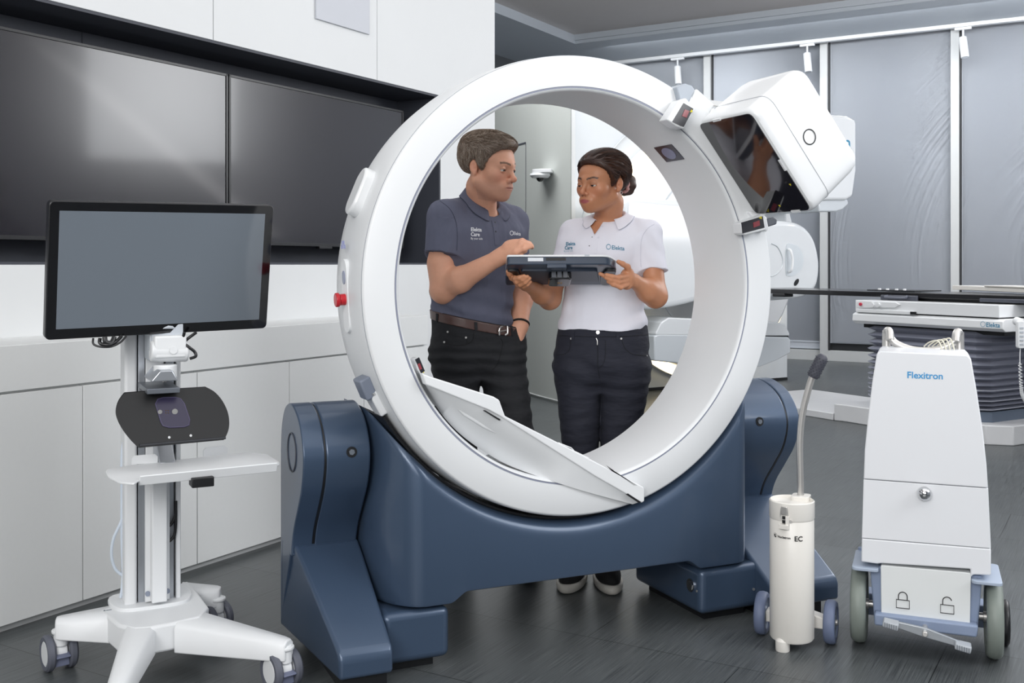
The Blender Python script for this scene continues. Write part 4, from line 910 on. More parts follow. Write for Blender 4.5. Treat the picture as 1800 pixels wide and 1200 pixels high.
# ================================================================ smooth solid modelling for people
def A3(p): return np.array([p[0],p[1],p[2]], dtype=np.float64)
def cone_f(a, b, r1, r2):
    a, b = A3(a), A3(b); ab = b-a; L2 = ab@ab
    def f(P):
        t = np.clip(((P-a)@ab)/L2, 0, 1); return np.linalg.norm(P-a-t[:,None]*ab, axis=1)-(r1+(r2-r1)*t)
    return f, (a+b)/2, math.sqrt(L2)/2+max(r1,r2)
def ell_f(c, r, R3=None):
    c = A3(c); r = np.array(r, float)
    def f(P):
        q = P-c
        if R3 is not None: q = q@R3
        k0 = np.linalg.norm(q/r, axis=1); k1 = np.linalg.norm(q/(r*r), axis=1)
        return k0*(k0-1)/np.maximum(k1,1e-9)
    return f, c, float(r.max())
class SDF:
    def __init__(s): s.ops = []; s.disp = None
    def cone(s, a, b, r1, r2=None, k=.02, m='u'): s.ops.append((*cone_f(a,b,r1,r1 if r2 is None else r2), k, m)); return s
    def ball(s, c, r, k=.02, m='u'): return s.cone(c, A3(c)+np.array([0,0,1e-4]), r, r, k, m)
    def ell(s, c, r, R3=None, k=.02, m='u'): s.ops.append((*ell_f(c,r,R3), k, m)); return s
    def fn(s, f, c=(0,0,0), rad=1e9, k=.01, m='u'): s.ops.append((f, A3(c), rad, k, m)); return s
    def chain(s, pts, rs, k=.01):
        for i in range(len(pts)-1): s.cone(pts[i], pts[i+1], rs[i], rs[i+1], k)
        return s
    def stack(s, keys, yaw, k=.02, e=2.3):
        """keys: (z, cx, cy, half width, half depth), bottom to top"""
        K = np.array(keys, float); zz = np.linspace(K[0,0], K[-1,0], 60); m_ = np.gradient(K, K[:,0], axis=0); D_ = []
        for z in zz:
            i = int(np.clip(np.searchsorted(K[:,0], z)-1, 0, len(K)-2)); h = K[i+1,0]-K[i,0]; t = (z-K[i,0])/h
            D_.append((2*t**3-3*t*t+1)*K[i]+(t**3-2*t*t+t)*h*m_[i]+(3*t*t-2*t**3)*K[i+1]+(t**3-t*t)*h*m_[i+1])
        K = np.array(D_); c, n = math.cos(yaw), math.sin(yaw); z0, z1 = K[0,0], K[-1,0]
        def f(P):
            z = P[:,2]; zc = np.clip(z, z0, z1)
            v = [np.interp(zc, K[:,0], K[:,i]) for i in (1,2,3,4)]
            dx, dy = P[:,0]-v[0], P[:,1]-v[1]; x = dx*c+dy*n; y = -dx*n+dy*c
            q = ((np.abs(x)/v[2])**e+(np.abs(y)/v[3])**e)**(1/e); d = (q-1)*np.minimum(v[2],v[3])
            dz = np.maximum(z0-z, z-z1); return np.where(dz > 0, np.hypot(np.maximum(d,0), dz), np.maximum(d, dz))
        return s.fn(f, ((K[:,1].mean()), K[:,2].mean(), (z0+z1)/2), max((z1-z0)/2, K[:,3].max())*1.6, k)
    def ev(s, P):
        d = np.full(len(P), 1.0)
        for f, c, rad, k, m in s.ops:
            if m == 'x': d = np.maximum(d, f(P)); continue
            if rad > 1e8: idx = slice(None); v = f(P); dd = d
            else:
                q = np.abs(P-c).max(axis=1); idx = np.nonzero(q < rad+.09)[0]
                if not len(idx): continue
                v = f(P[idx]); dd = d[idx]
            if m == 'u': h = np.maximum(k-np.abs(dd-v),0)/k; r = np.minimum(dd,v)-h*h*k/4
            else: h = np.maximum(k-np.abs(dd+v),0)/k; r = np.maximum(dd,-v)+h*h*k/4
            d[idx] = r
        if s.disp is not None:
            near = np.abs(d) < .03
            if near.any(): d[near] += s.disp(P[near])
        return d
    def grad(s, P, e=.0012):
        g = np.stack([s.ev(P+np.eye(3)[i]*e)-s.ev(P-np.eye(3)[i]*e) for i in range(3)],1); return g/np.maximum(np.linalg.norm(g,axis=1,keepdims=True),1e-9)
    def mesh(s, lo, hi, h):
        B = 8; lo = np.array(lo,float); nb = np.ceil((np.array(hi)-lo)/(h*B)).astype(int)
        bi = np.stack(np.meshgrid(*[np.arange(n) for n in nb], indexing='ij'),-1).reshape(-1,3)
        cen = lo+(bi+.5)*B*h; dc = s.ev(cen); act = np.abs(dc) < B*h*1.15
        V = np.empty(tuple(nb*B), np.float32); Vb = V.reshape(nb[0],B,nb[1],B,nb[2],B)
        Vb[...] = np.where(dc<0,-1,1).reshape(nb[0],1,nb[1],1,nb[2],1)
        loc = np.stack(np.meshgrid(*[np.arange(B)]*3, indexing='ij'),-1).reshape(-1,3)
        ab = bi[act]
        for i in range(0, len(ab), 1500):
            q = ab[i:i+1500]; P = lo+((q[:,None,:]*B+loc[None])*h).reshape(-1,3); v = s.ev(P).reshape(len(q),B,B,B)
            Vb[q[:,0],:,q[:,1],:,q[:,2],:] = v
        I = V < 0; n = np.array(V.shape)
        cnt = sum(I[a:n[0]-1+a, b:n[1]-1+b, c:n[2]-1+c].astype(np.int8) for a in (0,1) for b in (0,1) for c in (0,1))
        mixed = (cnt > 0) & (cnt < 8); cells = np.argwhere(mixed); idx = np.full(mixed.shape, -1, np.int32); idx[mixed] = np.arange(len(cells))
        acc = np.zeros((len(cells),3)); w = np.zeros(len(cells)); cr = [(a,b,c) for a in (0,1) for b in (0,1) for c in (0,1)]
        cv = {c: V[cells[:,0]+c[0], cells[:,1]+c[1], cells[:,2]+c[2]] for c in cr}
        for a in cr:
            for ax in range(3):
                if a[ax]: continue
                b = list(a); b[ax] = 1; b = tuple(b); va, vb = cv[a], cv[b]; x = (va<0) != (vb<0)
                t = np.where(x, va/np.where(x, va-vb, 1), 0); p = np.array(a,float)[None]+t[:,None]*(np.array(b)-np.array(a))[None]
                acc[x] += p[x]; w[x] += 1
        P = lo+(cells+acc/np.maximum(w,1)[:,None])*h
        faces = []
        for ax in range(3):
            sl0 = [slice(None)]*3; sl1 = [slice(None)]*3; sl0[ax] = slice(0,-1); sl1[ax] = slice(1,None)
            A, Bq = I[tuple(sl0)], I[tuple(sl1)]; E = np.argwhere(A != Bq); u, v = (ax+1)%3, (ax+2)%3
            E = E[(E[:,u] > 0)&(E[:,v] > 0)&(E[:,u] < n[u]-1)&(E[:,v] < n[v]-1)]
            fl = A[E[:,0],E[:,1],E[:,2]]; q = []
            for du, dv in ((-1,-1),(0,-1),(0,0),(-1,0)):
                c = E.copy(); c[:,u] += du; c[:,v] += dv; q.append(idx[c[:,0],c[:,1],c[:,2]])
            Q = np.stack(q,1); Q[~fl] = Q[~fl][:,::-1]; faces.append(Q)
        Fc = np.concatenate(faces); Fc = Fc[(Fc >= 0).all(1)]
        for _ in range(2):
            d = s.ev(P); g = s.grad(P); P = P-g*np.clip(d,-h,h)[:,None]*.9
        return P, Fc
    def onto(s, px, py, off=0, y0=3.2):
        """where the sight line meets the surface"""
        px = np.atleast_1d(np.asarray(px,float)); py = np.atleast_1d(np.asarray(py,float))
        D = np.stack([(px-CX)/F, np.ones_like(px), -(py-HY)/F],1); nrm = np.linalg.norm(D,axis=1,keepdims=True); D = D/nrm
        O = np.array([0,0,CH]); t = y0*nrm[:,0]
        for _ in range(70): t = t+np.clip(s.ev(O+D*t[:,None]),-.02,.05)*.7
        return O+D*(t-off)[:,None]
def organic(name, sdf, lo, hi, h, material, parent, color=None, label=None):
    P, Fc = sdf.mesh(lo, hi, h); fr = FM[parent.name]; L_ = np.array(fr.I)
    Q = P@L_[:3,:3].T+L_[:3,3]
    me = bpy.data.meshes.new(name); me.vertices.add(len(Q)); me.vertices.foreach_set('co', Q.astype(np.float32).ravel())
    me.loops.add(len(Fc)*4); me.loops.foreach_set('vertex_index', Fc.astype(np.int32).ravel())
    me.polygons.add(len(Fc)); me.polygons.foreach_set('loop_start', np.arange(0,len(Fc)*4,4,dtype=np.int32))
    me.update(calc_edges=True); me.validate(); me.shade_smooth(); me.materials.append(material)
    if color is not None:
        at_ = me.color_attributes.new('Col','FLOAT_COLOR','POINT'); c = color(P); at_.data.foreach_set('color', np.concatenate([c, np.ones((len(c),1))],1).astype(np.float32).ravel())
    o = bpy.data.objects.new(name, me); C.collection.objects.link(o); o.parent = parent; FM[o.name] = fr
    if label: o['label'] = label
    return o
def wave(P, sc, seed=0):
    """cheap smooth noise from warped sines, about -1..1"""
    r = np.random.RandomState(seed); Q = P*np.array(sc); o = 0
    for i in range(5):
        k = r.normal(size=3); k /= np.linalg.norm(k); k *= 1+.7*i; o = o+np.sin(Q@k+r.rand()*6+1.3*np.sin(Q@r.normal(size=3)*.6))/(1+.5*i)
    return o/2.6
def pw(px, py, Y): return A3(at(px,py,Y))
class Head:
    def __init__(s, c, yaw, pitch, roll, sc, zs=1.0):
        f = Vector((math.sin(yaw)*math.cos(pitch), -math.cos(yaw)*math.cos(pitch), -math.sin(pitch)))
        x = f.cross(Vector((0,0,1))).normalized(); u = x.cross(f)
        Rr = Matrix.Rotation(roll, 3, f); x = Rr@x; u = Rr@u
        s.R = np.array([list(x), list(f), list(u)]).T; s.c = A3(c); s.s = sc; s.zs = np.array([1,1,zs])
    def w(s, p): return s.c+s.R@(np.array(p,float)*s.s*s.zs)
    def l(s, P): return ((P-s.c)@s.R)/s.s/s.zs
def build_head(B, H, male):
    s = H.s; w = H.w
    def E(c, r, k=.02, m='u', rx=None):
        R3 = H.R if rx is None else H.R@np.array(Matrix.Rotation(rx,3,'X'))
        B.ell(w(c), np.array(r)*s*H.zs, R3, k*s, m)
    def S(c, r, k=.01, m='u'): B.ball(w(c), r*s, k*s, m)
    def K(a, b, r1, r2, k=.01, m='u'): B.cone(w(a), w(b), r1*s, r2*s, k*s, m)
    E((0,-.018,.040),(.074,.094,.080)); E((0,.035,.040),(.062,.052,.055),.03); E((0,.038,-.025),(.056,.052,.062),.03)
    jw = 1.0 if male else .86
    for q in (-1,1):
        K((q*.054*jw,-.004,-.055),(q*.018*jw,.070,-.098 if male else -.094),.022*jw,.018*jw,.03)
        S((q*.041,.054,-.022),.027,.02)
    E((0,.04,-.068),(.043*jw,.048,.043),.03); S((0,.081 if male else .078,-.102 if male else -.096),.0165 if male else .0135,.02)
    br = .011 if male else .007
    for q in (-1,1): K((0,.086,.021),(q*.040,.071,.022),br,br*.9,.02)
    for q in (-1,1): E((q*.033,.103,.002),(.021,.018,.015),.012,'s')
    K((0,.087,.014),(0,.110 if male else .106,-.028),.0075 if male else .006,.0095 if male else .0072,.012)
    S((0,.113 if male else .108,-.031),.0102 if male else .0085,.008)
    for q in (-1,1): S((q*.0125,.101 if male else .098,-.036),.0072 if male else .0056,.006)
    for q in (-1,1): S((q*.0062,.108,-.0455),.0042,.003,'s')
    E((0,.086,-.066),(.032,.014,.020),.02)
    lw_ = 1.12 if male else .95; dy = 0 if male else -.0022; E((0,.0935+dy,-.0640),(.023*lw_,.0078,.0048),.006); E((0,.0920+dy,-.0730),(.020*lw_,.0080,.0050),.006)
    E((0,.1065+dy,-.0684),(.029,.010,.0011),.002,'s')
    for q in (-1,1):                                       # eyelids over the eyeballs
        e = w((q*.032,.0775,.002)); u = H.R[:,2]; rr = .0146*s; cut = (.0012 if male else -.0022)*s
        def lid(P, e=e, u=u, rr=rr, cut=cut): 
            z = (P-e)@u; return np.maximum(np.linalg.norm(P-e,axis=1)-rr, cut-z)
        def low(P, e=e, u=u, rr=rr): 
            z = (P-e)@u; return np.maximum(np.linalg.norm(P-e,axis=1)-rr*.985, z+(.0052 if male else .0066)*s)
        B.fn(lid, e, rr, .0025*s); B.fn(low, e, rr, .0025*s)
    for q in (-1,1):
        E((q*.076,-.013,-.004),(.008,.0165,.028),.006,'u',.22); S((q*.074,-.005,-.029),.0075,.006)
        E((q*.085,-.010,.000),(.0065,.0085,.017),.004,'s',.22); S((q*.083,-.005,-.010),.006,.004,'s')
def face_color(H, base, lip, brow, male, cheek):
    base, lip, brow, cheek = [np.array(srgb(c)[:3]) for c in (base,lip,brow,cheek)]
    def f(P):
        L_ = H.l(P); x, y, z = np.abs(L_[:,0]), L_[:,1], L_[:,2]; col = np.tile(base,(len(P),1))
        def mixin(m, c): 
            nonlocal col; m = np.clip(m,0,1)[:,None]; col = col*(1-m)+c*m
        near = (np.linalg.norm(L_,axis=1) < .2)
        mixin(near*.30*np.exp(-((x-.042)**2+(z+.03)**2)/.0006)*(y > .02), cheek)
        mixin(near*.35*np.exp(-((x)**2+(z+.033)**2)/.0002)*(y > .09), cheek)
        mixin(near*.25*np.exp(-((z+.005)**2)/.0008)*(y < .02)*(x > .066), cheek)
        lm = 1-np.clip((np.hypot(x/(.0255 if male else .0225), (z+.0685)/(.0080 if male else .0090))-.85)/.25,0,1)
        mixin(near*lm*(y > .07)*(.65 if male else .95), lip)
        bz = .0245+.006*np.sin(np.clip((x-.012)/.038,0,1)*2.6)
        bm = (1-np.clip((np.abs(z-bz)-.0028)/.002,0,1))*(x > .012)*(x < .051)*(y > .04); mixin(near*bm*(.92 if male else .95), brow)
        ex = np.hypot(x-.032, (z-.002)); lash = (1-np.clip(np.abs(z-(.0022 if male else -.003))/.0018,0,1))*(np.abs(x-.032) < .0145)*(y > .06)
        mixin(near*lash*(.5 if male else .9), np.array(srgb('#1c120e')[:3]))
        mixin(near*(.35 if male else .45)*np.exp(-(ex/.014)**4)*(z > .003)*(y > .06), brow*.6+base*.3)
        mixin(near*.8*np.exp(-((x-.0065)**2+(z+.0455)**2)/.00001)*(y > .09), brow*.6)
        if male: mixin(near*.22*(np.clip((-.045-z)/.02,0,1))*(y > .0)*(z > -.13), np.array(srgb('#8a6a62')[:3]))
        return col
    return f
def eyes(T, H, iris):
    fr = FM[T.name]
    for q in (-1,1):
        e = H.w((q*.032,.0775,.002)); L_ = lambda p: fr.l(tuple(p)); rr = .0128*H.s
        o = obj('eye', M().sphere(L_(e), rr, 20, 14), mat('eye_white','#d9d2cc',.15,coat=.5), T)
        gz = H.R@np.array([.10 if T.name.endswith('x') else .0, .96, -.18]); gz /= np.linalg.norm(gz)
        obj('iris', M().cyl(L_(e+gz*rr*.86), L_(e+gz*rr*1.0), .0066*H.s, .0058*H.s, n=18), iris, o)
def hair_sdf(H, keys, off, seed, dirw, ampl):
    S_ = SDF(); w = H.w; s = H.s
    S_.ell(w((0,-.018,.044)), np.array([.076+off,.096+off,.082+off*1.1])*s*H.zs, H.R, .02*s)
    S_.ell(w((0,.03,.048)), np.array([.064+off*.6,.056+off*.5,.054+off])*s*H.zs, H.R, .03*s)
    ky = np.array([k[0] for k in keys]); kz = np.array([k[1] for k in keys])
    def cut(P):
        L_ = H.l(P); return (np.interp(L_[:,1], ky, kz)-L_[:,2])*.75*s
    S_.fn(cut, m='x')
    def dsp(P):
        L_ = H.l(P); q = L_@np.array(dirw).T; tp = np.clip(1-(L_[:,2]-np.interp(L_[:,1], ky, kz))/.03,0,1); return ampl*wave(q, (1,1,1), seed)+tp**1.5*off*.95*s
    S_.disp = dsp
    return S_

def strands(name, S_, H, dirl, n, steps, step, r, mts, par, seed=1, lift=.0015, jit=.35, keep=None):
    """locks of hair lying along the scalp surface; dirl: direction in head coordinates"""
    rs_ = np.random.RandomState(seed); d_ = rs_.normal(size=(n*3,3)); d_ /= np.linalg.norm(d_,axis=1,keepdims=True)
    P = H.c+H.R@np.array([0,-.02,.04])*H.s+d_*.10*H.s
    for _ in range(12): P = P-S_.grad(P,.003)*S_.ev(P)[:,None]*.8
    ok = (np.abs(S_.ev(P)) < .002); L0 = H.l(P)
    if keep is not None: ok &= keep(L0)
    P = P[ok][:n]; path = [P]; jt = rs_.normal(size=P.shape)*jit
    for k in range(steps):
        L_ = H.l(P); D = (dirl(L_)+jt)@H.R.T; g = S_.grad(P,.004); D = D-g*(D*g).sum(1,keepdims=True); D /= np.maximum(np.linalg.norm(D,axis=1,keepdims=True),1e-6)
        P = P+D*step; e = S_.ev(P); P = P+g*(np.clip(lift*(1+k*.35)-e,-.006,.006))[:,None]; path.append(P)
    fr = FM[par.name]; I4 = np.array(fr.I); path = [q@I4[:3,:3].T+I4[:3,3] for q in path]
    m = M(); T_ = np.stack(path,1); rr = np.array([r*(1-.75*(i/steps)**1.5) for i in range(steps+1)]); sel = rs_.randint(0,len(mts),len(T_))
    for t_, s_ in zip(T_, sel):
        d = t_[-1]-t_[0]; a = np.cross(d,[.3,.5,.8]); a /= np.linalg.norm(a)+1e-9; b = np.cross(d,a); b /= np.linalg.norm(b)+1e-9
        v = [t_[i]+(a*math.cos(q)+b*math.sin(q))*rr[i] for i in range(steps+1) for q in (0,2.094,4.189)]
        m.add(v, [(3*i+k, 3*i+(k+1)%3, 3*i+3+(k+1)%3, 3*i+3+k) for i in range(steps) for k in range(3)], int(s_))
    o = obj(name, m, mts, par, ang=180); return o
# ================================================================ people
SKIN_M = mat('fair_skin', '#d09a84', .48, attr='Col', var=.05, nscale=90, bump=.12, bscale=700, sss=.08)
SKIN_W = mat('tan_skin', '#a8694a', .45, attr='Col', var=.04, nscale=90, bump=.08, bscale=700, sss=.08)
POLO_M = mat('slate_polo_fabric', '#5d6073', .85, var=.05, nscale=300, bump=.75, bscale=13, bdist=.016, stretch=(1,1,.6))
POLO_W = mat('white_polo_fabric', '#e4e4ee', .85, var=.015, nscale=300, bump=.6, bscale=13, bdist=.013, stretch=(1,1,.6))
JEAN_M = mat('black_denim', '#1b1c20', .85, var=.2, nscale=60, bump=.7, bscale=16, bdist=.012, stretch=(.8,.8,1.8))
JEAN_W = mat('dark_navy_denim', '#20222e', .85, var=.22, nscale=50, bump=.7, bscale=18, bdist=.010, stretch=(.7,.7,2.0))
HAIR_M = mat('grey_brown_hair', '#7d6e62', .5, var=.45, nscale=14, stretch=(9,9,2.2), bump=.5, bscale=60)
HAIR_W = mat('dark_brown_hair', '#3a241c', .38, var=.55, nscale=12, stretch=(2.0,2.0,14), bump=.4, bscale=50)
LEATH = mat('brown_leather', '#4a332e', .4, var=.12, nscale=20, coat=.2)
def ribbon(pts, nr, w, th, off=.0):
    """flat strip following points on a surface; nr: normals"""
    m = M(); secs = []
    P = [Vector(p) for p in pts]
    for i, p in enumerate(P):
        t = (P[min(i+1,len(P)-1)]-P[max(i-1,0)]).normalized(); n = Vector(nr[i]); s_ = t.cross(n).normalized()*(w/2); n = n*th
        secs.append([p-s_+n*.0-n*.3, p+s_-n*.3, p+s_+n, p-s_+n])
    return loft(m, secs)
def strip(name, sdf, px, w, th, mt, par, k=6, closed=False, label=None):
    q = spline2(px, k, closed); P = sdf.onto([a for a,_ in q],[b for _,b in q]); N_ = sdf.grad(P, .004)
    fr = FM[par.name]; L_ = [fr.l(tuple(p)) for p in P]; r = fr.I.to_3x3()
    return obj(name, ribbon(L_, [r@Vector(tuple(n)) for n in N_], w, th), mt, par, label=label)
def stitch(sdf, px, mt, par, r=.0009, k=6):
    q = spline2(px, k); P = sdf.onto([a for a,_ in q],[b for _,b in q], .0006); fr = FM[par.name]
    return M().tube([fr.l(tuple(p)) for p in P], r, n=5)
def button(sdf, px, py, r, mt, par, name='button'):
    P = sdf.onto([px],[py]); n = sdf.grad(P,.004)[0]; fr = FM[par.name]; p = fr.l(tuple(P[0])); n = fr.I.to_3x3()@Vector(tuple(n))
    return obj(name, M().cyl(p-n*.001, p+n*.0018, r, r*.85, n=18), mt, par)
def printed(sdf, par, mt, items, name='lettering', off=.0012):
    """lettering lying on the cloth: items (text, px, py, size px, angle, bold, squeeze)"""
    m = M()
    for it in items:
        if it[0] == 'O':
            _, x0, y0, r, w_, sq = it; ringlogo(m, lambda a,b_: Vector((x0+a, y0-b_, 0)), 0, 0, r, w_, 30, sq=sq); continue
        tx, x0, y0, sz, an, bo, sq = it; c, s_ = math.cos(math.radians(an)), math.sin(math.radians(an))
        textmesh(tx, sz, lambda a,b_: Vector((x0+a*sq*c+b_*s_*.0, y0+a*sq*s_-b_, 0)), m, bold=bo)
    P = sdf.onto([p.x for p in m.v],[p.y for p in m.v], off); fr = FM[par.name]; m.v = [fr.l(tuple(p)) for p in P]
    return obj(name, m, mt, par, flat=True)
def collar(T, mt, c, ax, rn, hb, hf, wid, drop, opn, yaw, body):
    """folded polo collar round the neck: c centre, opn half opening angle at the front (deg), yaw of the front"""
    m = M(); rows = []; n = 40
    for i in range(n+1):
        a = math.radians(opn+(360-2*opn)*i/n); fr_ = abs(math.cos(a/2)); t = (1+math.cos(a))/2      # t = 1 at front
        d = Vector((math.sin(yaw+a), -math.cos(yaw+a), 0)); top = hb+(hf-hb)*t
        r1 = rn[0]*abs(math.sin(a))+rn[1]*(1-abs(math.sin(a)))
        base = Vector(c)+Vector(ax)*top
        pt = 1+.5*max(0,(t-.72)/.28)
        rows.append([base+d*(r1-.002)-Vector((0,0,.022)), base+d*r1, base+d*(r1+.005)+Vector((0,0,.001)), base+d*(r1+wid*.5)-Vector((0,0,drop*.38*pt)), base+d*(r1+wid*pt)-Vector((0,0,drop*pt))])
    k = 5; v = [body(p, i) for r in rows for i, p in enumerate(r)]; f = []
    for i in range(n): f += [(i*k+j, i*k+j+1, (i+1)*k+j+1, (i+1)*k+j) for j in range(k-1)]
    fr = FM[T.name]; o = obj('collar', M().add([fr.l(tuple(p)) for p in v], f), mt, T, ang=80)
    s_ = o.modifiers.new('thickness','SOLIDIFY'); s_.thickness = .003; s_.offset = 1
    sb = o.modifiers.new('smooth','SUBSURF'); sb.levels = 1; sb.render_levels = 1
    return o
HV = .0031
# ---------------------------------------------------------------- the man
MY = math.radians(30)
fr = Fr(*at(850,1000,3.92)[:2], 0)
TM = thing('person', 'grey-haired man in slate polo and black jeans, one hand over the tablet, other in pocket', 'person', fr)
HM = Head(pw(859,294,3.86), math.radians(58), math.radians(11), math.radians(2), 1.03, .89)
ms_, me_, mw_ = pw(776,384,3.82), pw(779,507,3.80), pw(880,451,3.68)
ls_, le_, lw_ = pw(903,392,4.02), pw(916,490,4.06), pw(914,572,3.96)
def man_hand(B):
    k = .006
    B.cone(pw(878,452,3.685), pw(896,437,3.665), .025, .027, .02); B.cone(pw(893,447,3.665), pw(903,434,3.65), .026, .024, .015)
    B.cone(pw(896,434,3.66), pw(909,430,3.645), .021, .018, .012)
    B.chain([pw(905,427,3.645), pw(918,424,3.635), pw(930,429,3.63), pw(935,434,3.632)], [.0115,.0105,.0095,.008], k)
    B.chain([pw(905,432,3.635), pw(916,428,3.62), pw(928,431,3.615), pw(921,437,3.62)], [.0115,.0105,.0095,.0085], k)
    B.chain([pw(903,438,3.632), pw(913,436,3.618), pw(922,440,3.62), pw(914,444,3.63)], [.011,.010,.009,.008], k)
    B.chain([pw(900,444,3.632), pw(908,444,3.62), pw(915,447,3.625), pw(908,450,3.635)], [.010,.009,.008,.007], k)
    B.chain([pw(892,445,3.65), pw(908,441,3.618), pw(922,436,3.606), pw(934,432,3.612)], [.014,.0115,.0098,.0085], k)
def man_body():
    B = SDF()
    B.stack([(.90,*pw(838,600,3.93)[:2],.15,.10),(1.0,*pw(832,560,3.92)[:2],.140,.10),(1.12,*pw(834,500,3.92)[:2],.142,.10),(1.26,*pw(838,430,3.92)[:2],.160,.105),(1.34,*pw(841,395,3.92)[:2],.165,.09),(1.385,*pw(843,378,3.92)[:2],.10,.065)], MY, .02)
    B.cone(pw(843,380,3.93), ms_, .042, .044, .01); B.cone(pw(845,380,3.93), ls_, .040, .042, .01)
    B.chain([pw(848,374,3.93), HM.w((0,-.020,-.085)), HM.w((0,-.005,-.04))], [.056,.054,.054], .012)
    B.cone(HM.w((.03,.035,-.085)), pw(862,372,3.88), .018, .016, .03)
    B.chain([ms_, me_], [.047,.046], .01); B.cone(A3(ms_)*.35+A3(me_)*.65+np.array([-.004,-.0,0]), A3(ms_)*.2+A3(me_)*.8, .052, .048, .02)
    fm_ = me_+(mw_-me_)*.30+np.array([0,-.004,-.002]); B.chain([me_, fm_, mw_], [.042,.0445,.0265], .02); B.ball(me_+np.array([-.002,.004,-.016]), .034, .03)
    man_hand(B)
    B.chain([ls_, le_], [.044,.044], .01); B.chain([le_, pw(916,525,4.03), lw_, pw(904,600,3.94)], [.046,.044,.029,.032], .02)
    hipR, hipL = pw(800,610,3.92), pw(878,612,3.96); kR, kL = pw(806,760,3.92), pw(905,760,3.93)
    B.chain([hipR,kR,pw(806,985,4.0)],[.070,.050,.036],.01); B.chain([hipL,kL,pw(925,975,4.02)],[.070,.050,.036],.01)
    build_head(B, HM, True); return B
BM = man_body()
MCOL = face_color(HM, '#dda488', '#bd7468', '#5f4a3c', True, '#d8806c')
organic('body', BM, (-.45,3.45,0.02), (.22,4.2,1.78), HV, SKIN_M, TM, MCOL)
eyes(TM, HM, mat('dark_iris','#1d1a1c',.1,coat=1,var=0))
mk = [(-.12,-.055),(-.09,-.062),(-.05,-.035),(-.032,-.028),(-.024,.018),(-.008,.024),(.004,.0),(.012,-.022),(.022,-.018),(.028,.006),(.040,.034),(.058,.062),(.085,.088),(.12,.10)]
HS = hair_sdf(HM, mk, .012, 3, [(60,0,0),(0,22,0),(0,0,38)], .0028)
HS.ops.insert(2, (*ell_f(HM.w((0,.034,.092)), np.array([.058,.064,.036])*HM.s, HM.R), .03, 'u'))
HS.ops.insert(3, (*ell_f(HM.w((0,-.025,.080)), np.array([.075,.086,.048])*HM.s, HM.R), .03, 'u'))
hm_ = organic('hair', HS, HM.c-.2, HM.c+.22, .0024, HAIR_M, TM)
HT = [mat('hair_tone_grey','#a69a8e',.5,var=.1), mat('hair_tone_brown','#6e5b4c',.5,var=.1), mat('hair_tone_mid','#877668',.5,var=.1)]
def mdir(L_):
    t = np.clip((L_[:,2]-.045)/.05,0,1)[:,None]; fr_ = np.clip(L_[:,1]/.05,0,1)[:,None]
    return t*np.array([-.25,1.0,.0])+(1-t)*(np.array([0,.10,-1.0])+fr_*np.array([0,.3,.2]))
strands('locks', HS, HM, mdir, 4600, 5, .0062, .0010, HT, hm_, 5, .0022, .30)
# polo
PM = SDF()
PM.stack([(.93,*pw(832,585,3.92)[:2],.150,.109),(1.0,*pw(829,553,3.92)[:2],.154,.113),(1.06,*pw(830,525,3.92)[:2],.158,.118),(1.16,*pw(834,478,3.92)[:2],.163,.120),(1.26,*pw(838,430,3.92)[:2],.178,.125),(1.33,*pw(842,398,3.92)[:2],.182,.108),(1.375,*pw(846,380,3.93)[:2],.135,.085),(1.405,*pw(848,366,3.935)[:2],.078,.066)], MY, .02)
def slv(S_, a, b, ra, rb, cp, k=.035):
    a, b, cp = A3(a), A3(b), A3(cp); d = (b-a)/np.linalg.norm(b-a); f0, c0, r0_ = cone_f(a, b, ra, rb)
    S_.fn(lambda P: np.maximum(f0(P), (P-cp)@d), c0, r0_, k)
slv(PM, pw(783,384,3.83), pw(776,470,3.80), .066, .066, pw(773,445,3.8)); slv(PM, pw(900,392,4.02), pw(907,470,4.05), .060, .058, pw(906,448,4.05))
PM.cone(pw(846,379,3.94), pw(783,382,3.84), .055, .062, .03); PM.cone(pw(842,354,3.96), pw(795,376,3.87), .036, .048, .03); PM.cone(pw(856,358,3.98), pw(895,384,4.01), .034, .044, .03); PM.cone(pw(846,379,3.94), pw(900,390,4.01), .05, .055, .03)
PM.cone(pw(852,376,3.905), HM.w((0,-.02,-.075)), .057, .060, .008, 's')
PM.cone(pw(868,372,3.82), pw(866,384,3.80), .016, .006, .006, 's')
def mdisp(P):
    d = .0032*wave(P,(26,26,12),1)+.0018*wave(P,(60,60,22),2)
    w_ = np.clip((1.16-P[:,2])/.14,0,1); d += w_*.0034*np.sin((P[:,2]*1.0+P[:,0]*.35)*95+2.2*wave(P,(9,9,6),5))
    d -= .011*np.maximum(0, wave(P,(13,13,26),8)-.25)*np.clip((1.30-P[:,2])/.12,0,1)
    arm = np.clip((.04-np.abs(P[:,0]+.235)) /.05,0,1)*(P[:,2] > 1.22)*(P[:,2] < 1.36); d += arm*.002*np.sin((P[:,2]*.8-P[:,0]*1.1)*120)
    return d
PM.disp = mdisp
PM.fn(lambda P: -(P[:,2]-(.962-.22*(P[:,0]+.15))), m='x')
organic('polo_shirt', PM, (-.45,3.6,.86), (.2,4.25,1.46), HV, POLO_M, TM)
